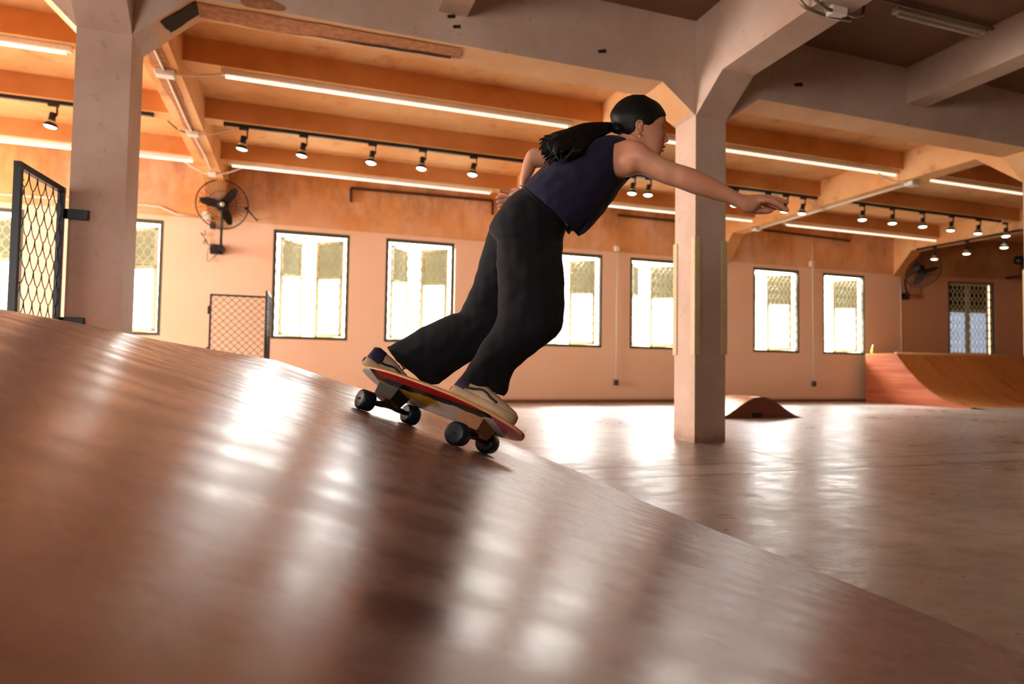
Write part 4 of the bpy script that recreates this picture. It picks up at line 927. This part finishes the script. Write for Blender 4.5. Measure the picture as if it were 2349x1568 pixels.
# hem flutter at the front
fl = MB(); hb = [(1296, 524), (1300, 532), (1305, 538), (1311, 529), (1316, 530), (1327, 542), (1340, 535), (1352, 522)]; ht = [(1318, 500), (1322, 505), (1326, 508), (1330, 509), (1334, 508), (1340, 505), (1348, 500), (1356, 495)]
P0 = [at(x, y, 2.10+.03*((i % 2))) for i, (x, y) in enumerate(hb)]; P1 = [at(x, y, 2.13) for x, y in ht]
fl.add(P0+P1, [(i, i+1, i+9, i+8) for i in range(7)]); fo = child(fl, 'hem_flap', M['navy'], False, parent=shirt); s_ = fo.modifiers.new('s', 'SOLIDIFY'); s_.thickness = .002
bk = MB(); hb = [(1203, 422), (1209, 428), (1216, 425), (1226, 421)]; ht = [(1254, 375), (1258, 380), (1262, 384), (1268, 386)]
bk.add([at(x, y, 2.3-.03*i) for i, (x, y) in enumerate(hb)]+[at(x, y, 2.3-.03*i) for i, (x, y) in enumerate(ht)], [(i, i+1, i+5, i+4) for i in range(3)]); fo = child(bk, 'hem_flap', M['navy'], False, parent=shirt); s_ = fo.modifiers.new('s', 'SOLIDIFY'); s_.thickness = .002
# --- trousers
PEL = [((1209, 427), (1299, 520), 2.2, .128), ((1190, 438), (1296, 528), 2.2, .14), ((1160, 464), (1293, 542), 2.2, .155), ((1133, 497), (1291, 560), 2.2, .165), ((1122, 530), (1290, 580), 2.2, .16), ((1150, 560), (1286, 600), 2.18, .12), ((1180, 590), (1270, 615), 2.16, .06)]
LR = [((1142, 530), (1290, 560), 2.15, .105), ((1139, 585), (1291.5, 600), 2.12, .105), ((1140, 640), (1293, 650), 2.09, .10), ((1140, 700), (1293.5, 705), 2.06, .095), ((1138, 732), (1291, 738), 2.04, .092), ((1126, 758), (1282, 766), 2.03, .088), ((1108, 786), (1256, 790), 2.03, .082), ((1088, 818), (1218, 815), 2.045, .077), ((1066, 850), (1182, 846), 2.065, .068), ((1052, 870), (1168, 874), 2.075, .062), ((1059, 873), (1164, 897), 2.08, .059), ((1068, 876), (1157, 911), 2.08, .057)]
LL = [((1122, 525), (1240, 570), 2.28, .10), ((1105, 590), (1225, 620), 2.31, .095), ((1084, 650), (1205, 670), 2.34, .09), ((1066, 695), (1195, 720), 2.35, .09), ((1054, 717), (1180, 760), 2.36, .088), ((1030, 724), (1150, 795), 2.37, .085), ((992, 739), (1105, 815), 2.39, .08), ((955, 757), (1065, 838), 2.41, .076), ((920, 778), (1030, 862), 2.43, .073), ((896, 793), (1010, 876), 2.44, .07), ((888, 798), (1004, 879), 2.445, .068), ((906, 826), (972, 879), 2.45, .055)]
def fold(co):
    x, y = proj(co); a = noise.noise(co*7); b2 = noise.noise(Vector((x*.05, y*.012, co.z*2)))
    k = math.exp(-((y-742-.05*(x-1210))/9)**2)*.007*max(0, 1-abs(x-1185)/50)
    w_ = .004*noise.noise(Vector((x*.02+y*.045, y*.012-x*.03, 1.5)))
    return .004*a+.003*b2+w_-k
trousers = remesh(join(loft(PEL, 40, 6, 2.1), loft(LR, 36, 6, 2.1), loft(LL, 36, 6, 2.1)), 'trousers', M['trouser'], PARENT, .0065, 5, .5, fold)
wb = loft([((1207, 424), (1301, 517), 2.2, .131), ((1199, 432), (1300, 525), 2.2, .138)], 40, 3, 2.1); child(wb, 'waistband', M['trouser'], parent=trousers)
# wristband
a0 = at(1199, 426, 2.43); a1 = at(1197, 436, 2.43); 
WB = MB()
for i in range(5):
    t = i/4; c = at(1193+0.0*t, 424, 2.43).lerp(at(1191.5, 434, 2.43), t); c2_ = at(1206.5, 431, 2.43).lerp(at(1204, 441, 2.43), t)
wbm = loft([((1191.5, 424), (1207, 431.5), 2.43, .0245), ((1190.5, 429), (1205.5, 436.5), 2.43, .0245), ((1189.5, 433), (1204, 440), 2.43, .0245)], 24, 4, cap=False)
wo = child(wbm, 'wristband', [simple('band_purple', '#3b2a6a', .6), simple('band_yellow', '#e3b13a', .6), simple('band_red', '#cf3f2c', .6), simple('band_cream', '#e8dfc8', .6)])
for k, poly in enumerate(wo.data.polygons): poly.material_index = (0, 0, 3, 3, 1, 1, 2, 2)[min(7, k//24)]
# --- shoes
def shoe(h, t, up, name_side):
    X = (t-h).normalized(); Z = (up-X*up.dot(X)).normalized(); Y = Z.cross(X); L_ = .252; Mx = frame(h, X, Y, Z)
    r = empty('shoe', M4=Mx); r.parent = PARENT; r.matrix_parent_inverse = PARENT.matrix_world.inverted()
    def hw(x):
        t_ = x/L_; k = min(1, max(0, t_)); base = .033+.012*math.exp(-((k-.7)/.22)**2)-.003*math.exp(-((k-.4)/.12)**2)
        return base*min(1, max(.001, math.sqrt(max(0, 1-((.12-k)/.12)**2)) if k < .12 else (math.sqrt(max(0, 1-((k-.82)/.18)**2)) if k > .82 else 1)))
    def hgt(x):
        t_ = x/L_; P_ = [(0, .052), (.08, .062), (.25, .06), (.38, .058), (.6, .042), (.8, .03), (.95, .022), (1, .012)]
        for (a, ha), (b2, hb2) in zip(P_, P_[1:]):
            if a <= t_ <= b2: return ha+(hb2-ha)*(t_-a)/(b2-a)
        return P_[-1][1] if t_ > 1 else P_[0][1]
    xs = [L_*(.5-.5*math.cos(PI*i/30)) for i in range(31)]
    m = MB(); R = []
    for x in xs:
        w_ = hw(x)+.003; R.append([Vector((x if 0 < x < L_ else x, s*w_*c, z)) for s, c, z in ((1, .94, 0), (1, 1, .004), (1, 1, .022), (1, .9, .026), (-1, .9, .026), (-1, 1, .022), (-1, 1, .004), (-1, .94, 0))])
    m.rings(R); so_ = m.build('sole', M['sole'], r, True, M4=Matrix())
    def uring(x, k=0.0):
        w_ = hw(x)+k; h_ = hgt(x)+k
        return [Vector((x, w_*math.copysign(abs(math.cos(a))**.75, math.cos(a)), .022+h_*abs(math.sin(a))**.8)) for a in [PI*i/16 for i in range(17)]]
    m = MB().rings([uring(max(.0008, min(L_-.0008, x))) for x in xs]); m.build('upper', M['suede'], r, True, M4=Matrix())
    m = MB().rings([uring(.001+.052*i/8, .0022) for i in range(9)]); m.build('heel_panel', M['purple'], r, True, M4=Matrix())
    m = MB()
    for s in (-1, 1):
        P_ = [(.05, .032), (.08, .040), (.105, .050), (.13, .046), (.155, .036), (.185, .03)]
        pts = [Vector((x, s*(hw(x)*(1-((z-.022)/(hgt(x)+.001))**2*.45)+.0015), z)) for x, z in P_]; m.tube(smooth_curve(pts, 5), .0045, 8)
        pts = [Vector((x, s*(hw(x)*(1-((z-.022)/(hgt(x)+.001))**2*.45)+.0012), z)) for x, z in ((.052, .06), (.056, .045), (.058, .03))]; m.tube(pts, .003, 6)
    m.build('side_stripe', M['stripe'], r, True, M4=Matrix())
    m = MB(); m.box(-.0045, .001, -.011, .011, .006, .023); tg = m.build('heel_tag', M['redtag'], r, False, bevel=.001, M4=Matrix())
    m = MB(); m.box(-.0055, -.004, -.004, .004, .011, .018); m.build('tag_mark', M['whitetag'], tg, False, M4=Matrix())
    m = MB()
    for i in range(4):
        x = .115+.02*i; w_ = hw(x)*.55; z = .022+hgt(x); m.tube([Vector((x, -w_, z-.008)), Vector((x+.003, 0, z+.002)), Vector((x, w_, z-.008))], .003, 6)
    m.build('laces', M['whitetag'], r, True, M4=Matrix())
    return r
up = (BM.to_3x3() @ (DM.to_3x3() @ Vector((0, 0, 1)))).normalized()
shoe(dk(.145, -.097, .002), dk(.362, -.03, .002), up, 'front')
shoe(dk(-.345, -.112, -.006), dk(-.20, .085, .002), (up+Vector((0, 0, .0))).normalized(), 'rear')

# ------------------------------------------------------------------ light
wd = bpy.data.worlds.new('World'); scene.world = wd; wd.use_nodes = True; nt = wd.node_tree
bg = nt.nodes['Background']; sky = nt.nodes.new('ShaderNodeTexSky'); sky.sky_type = 'HOSEK_WILKIE'; sky.turbidity = 9; sky.ground_albedo = .6; sky.sun_direction = (.3, .3, .9)
mx = nt.nodes.new('ShaderNodeMix'); mx.data_type = 'RGBA'; mx.inputs[0].default_value = .93; nt.links.new(sky.outputs[0], mx.inputs[6]); mx.inputs[7].default_value = (1, .985, .96, 1)
nt.links.new(mx.outputs[2], bg.inputs[0]); bg.inputs[1].default_value = 14.0
def area(name, loc, tgt, sx, sy, e, col=(1, 1, 1), portal=False):
    l = bpy.data.lights.new(name, 'AREA'); l.shape = 'RECTANGLE'; l.size = sx; l.size_y = sy; l.energy = e; l.color = col
    if portal: l.cycles.is_portal = True
    o = bpy.data.objects.new(name, l); COL.objects.link(o); o.location = loc
    d = Vector(tgt)-Vector(loc); o.rotation_euler = d.to_track_quat('-Z', 'Z').to_euler(); return o
for i, (a, b2) in enumerate(WINX):
    area('window_portal', ((a+b2)/2, YW+.9, (WZ0+WZ1)/2), ((a+b2)/2, 0, (WZ0+WZ1)/2), 1.9, 2.4, 1, portal=True)
c = rw((W7[0]+W7[1])/2, -.9, 1.74); area('window_portal', c, c+RWN, 1.9, 2.4, 1, portal=True)
area('sky_fill', (3.2, 15.5, 6.0), (3.2, 7.4, .0), 24, 2.6, 20000, (1, .985, .96))  # extra lamp added outside, out of view, to brighten the floor
area('rear_fill', (-5.0, -6.6, 1.7), (1.0, 9, 1.2), 7, 1.8, 120, (1, .94, .88))  # unseen fill lamp added behind the camera
area('near_fill', (-2.9, -1.5, 1.5), (1.0, 2.3, 1.2), 2.2, 1.4, 95, (1, .95, .9))  # unseen lamp added to lift the skater
area('left_daylight', (-8.7, 7.2, 1.7), (2, 7.4, .3), 4.6, 2.4, 1480, (1, .97, .93))
area('left_near_fill', (-8.7, 1.0, 1.6), (2, 3, 1.5), 5, 1.6, 140, (1, .96, .92))  # added fill from the near left, no source in view
# ------------------------------------------------------------------ camera and colour
cd = bpy.data.cameras.new('camera'); cam = bpy.data.objects.new('camera', cd); COL.objects.link(cam)
cd.sensor_width = 36; cd.lens = F*36/2349; cd.clip_start = .01
cam.matrix_world = Matrix(((RT.x, UP.x, -FW.x, CAM.x), (RT.y, UP.y, -FW.y, CAM.y), (RT.z, UP.z, -FW.z, CAM.z), (0, 0, 0, 1)))
cd.dof.use_dof = True; cd.dof.focus_distance = 2.15; cd.dof.aperture_fstop = 2.4
scene.camera = cam
scene.view_settings.view_transform = 'Standard'; scene.view_settings.look = 'None'; scene.view_settings.exposure = 0
scene.cycles.max_bounces = 10; scene.cycles.diffuse_bounces = 5; scene.cycles.transparent_max_bounces = 12; scene.cycles.sample_clamp_indirect = 8; scene.cycles.use_denoising = True; scene.cycles.use_adaptive_sampling = True; scene.cycles.adaptive_threshold = .02
scene.cycles.caustics_reflective = False; scene.cycles.caustics_refractive = False
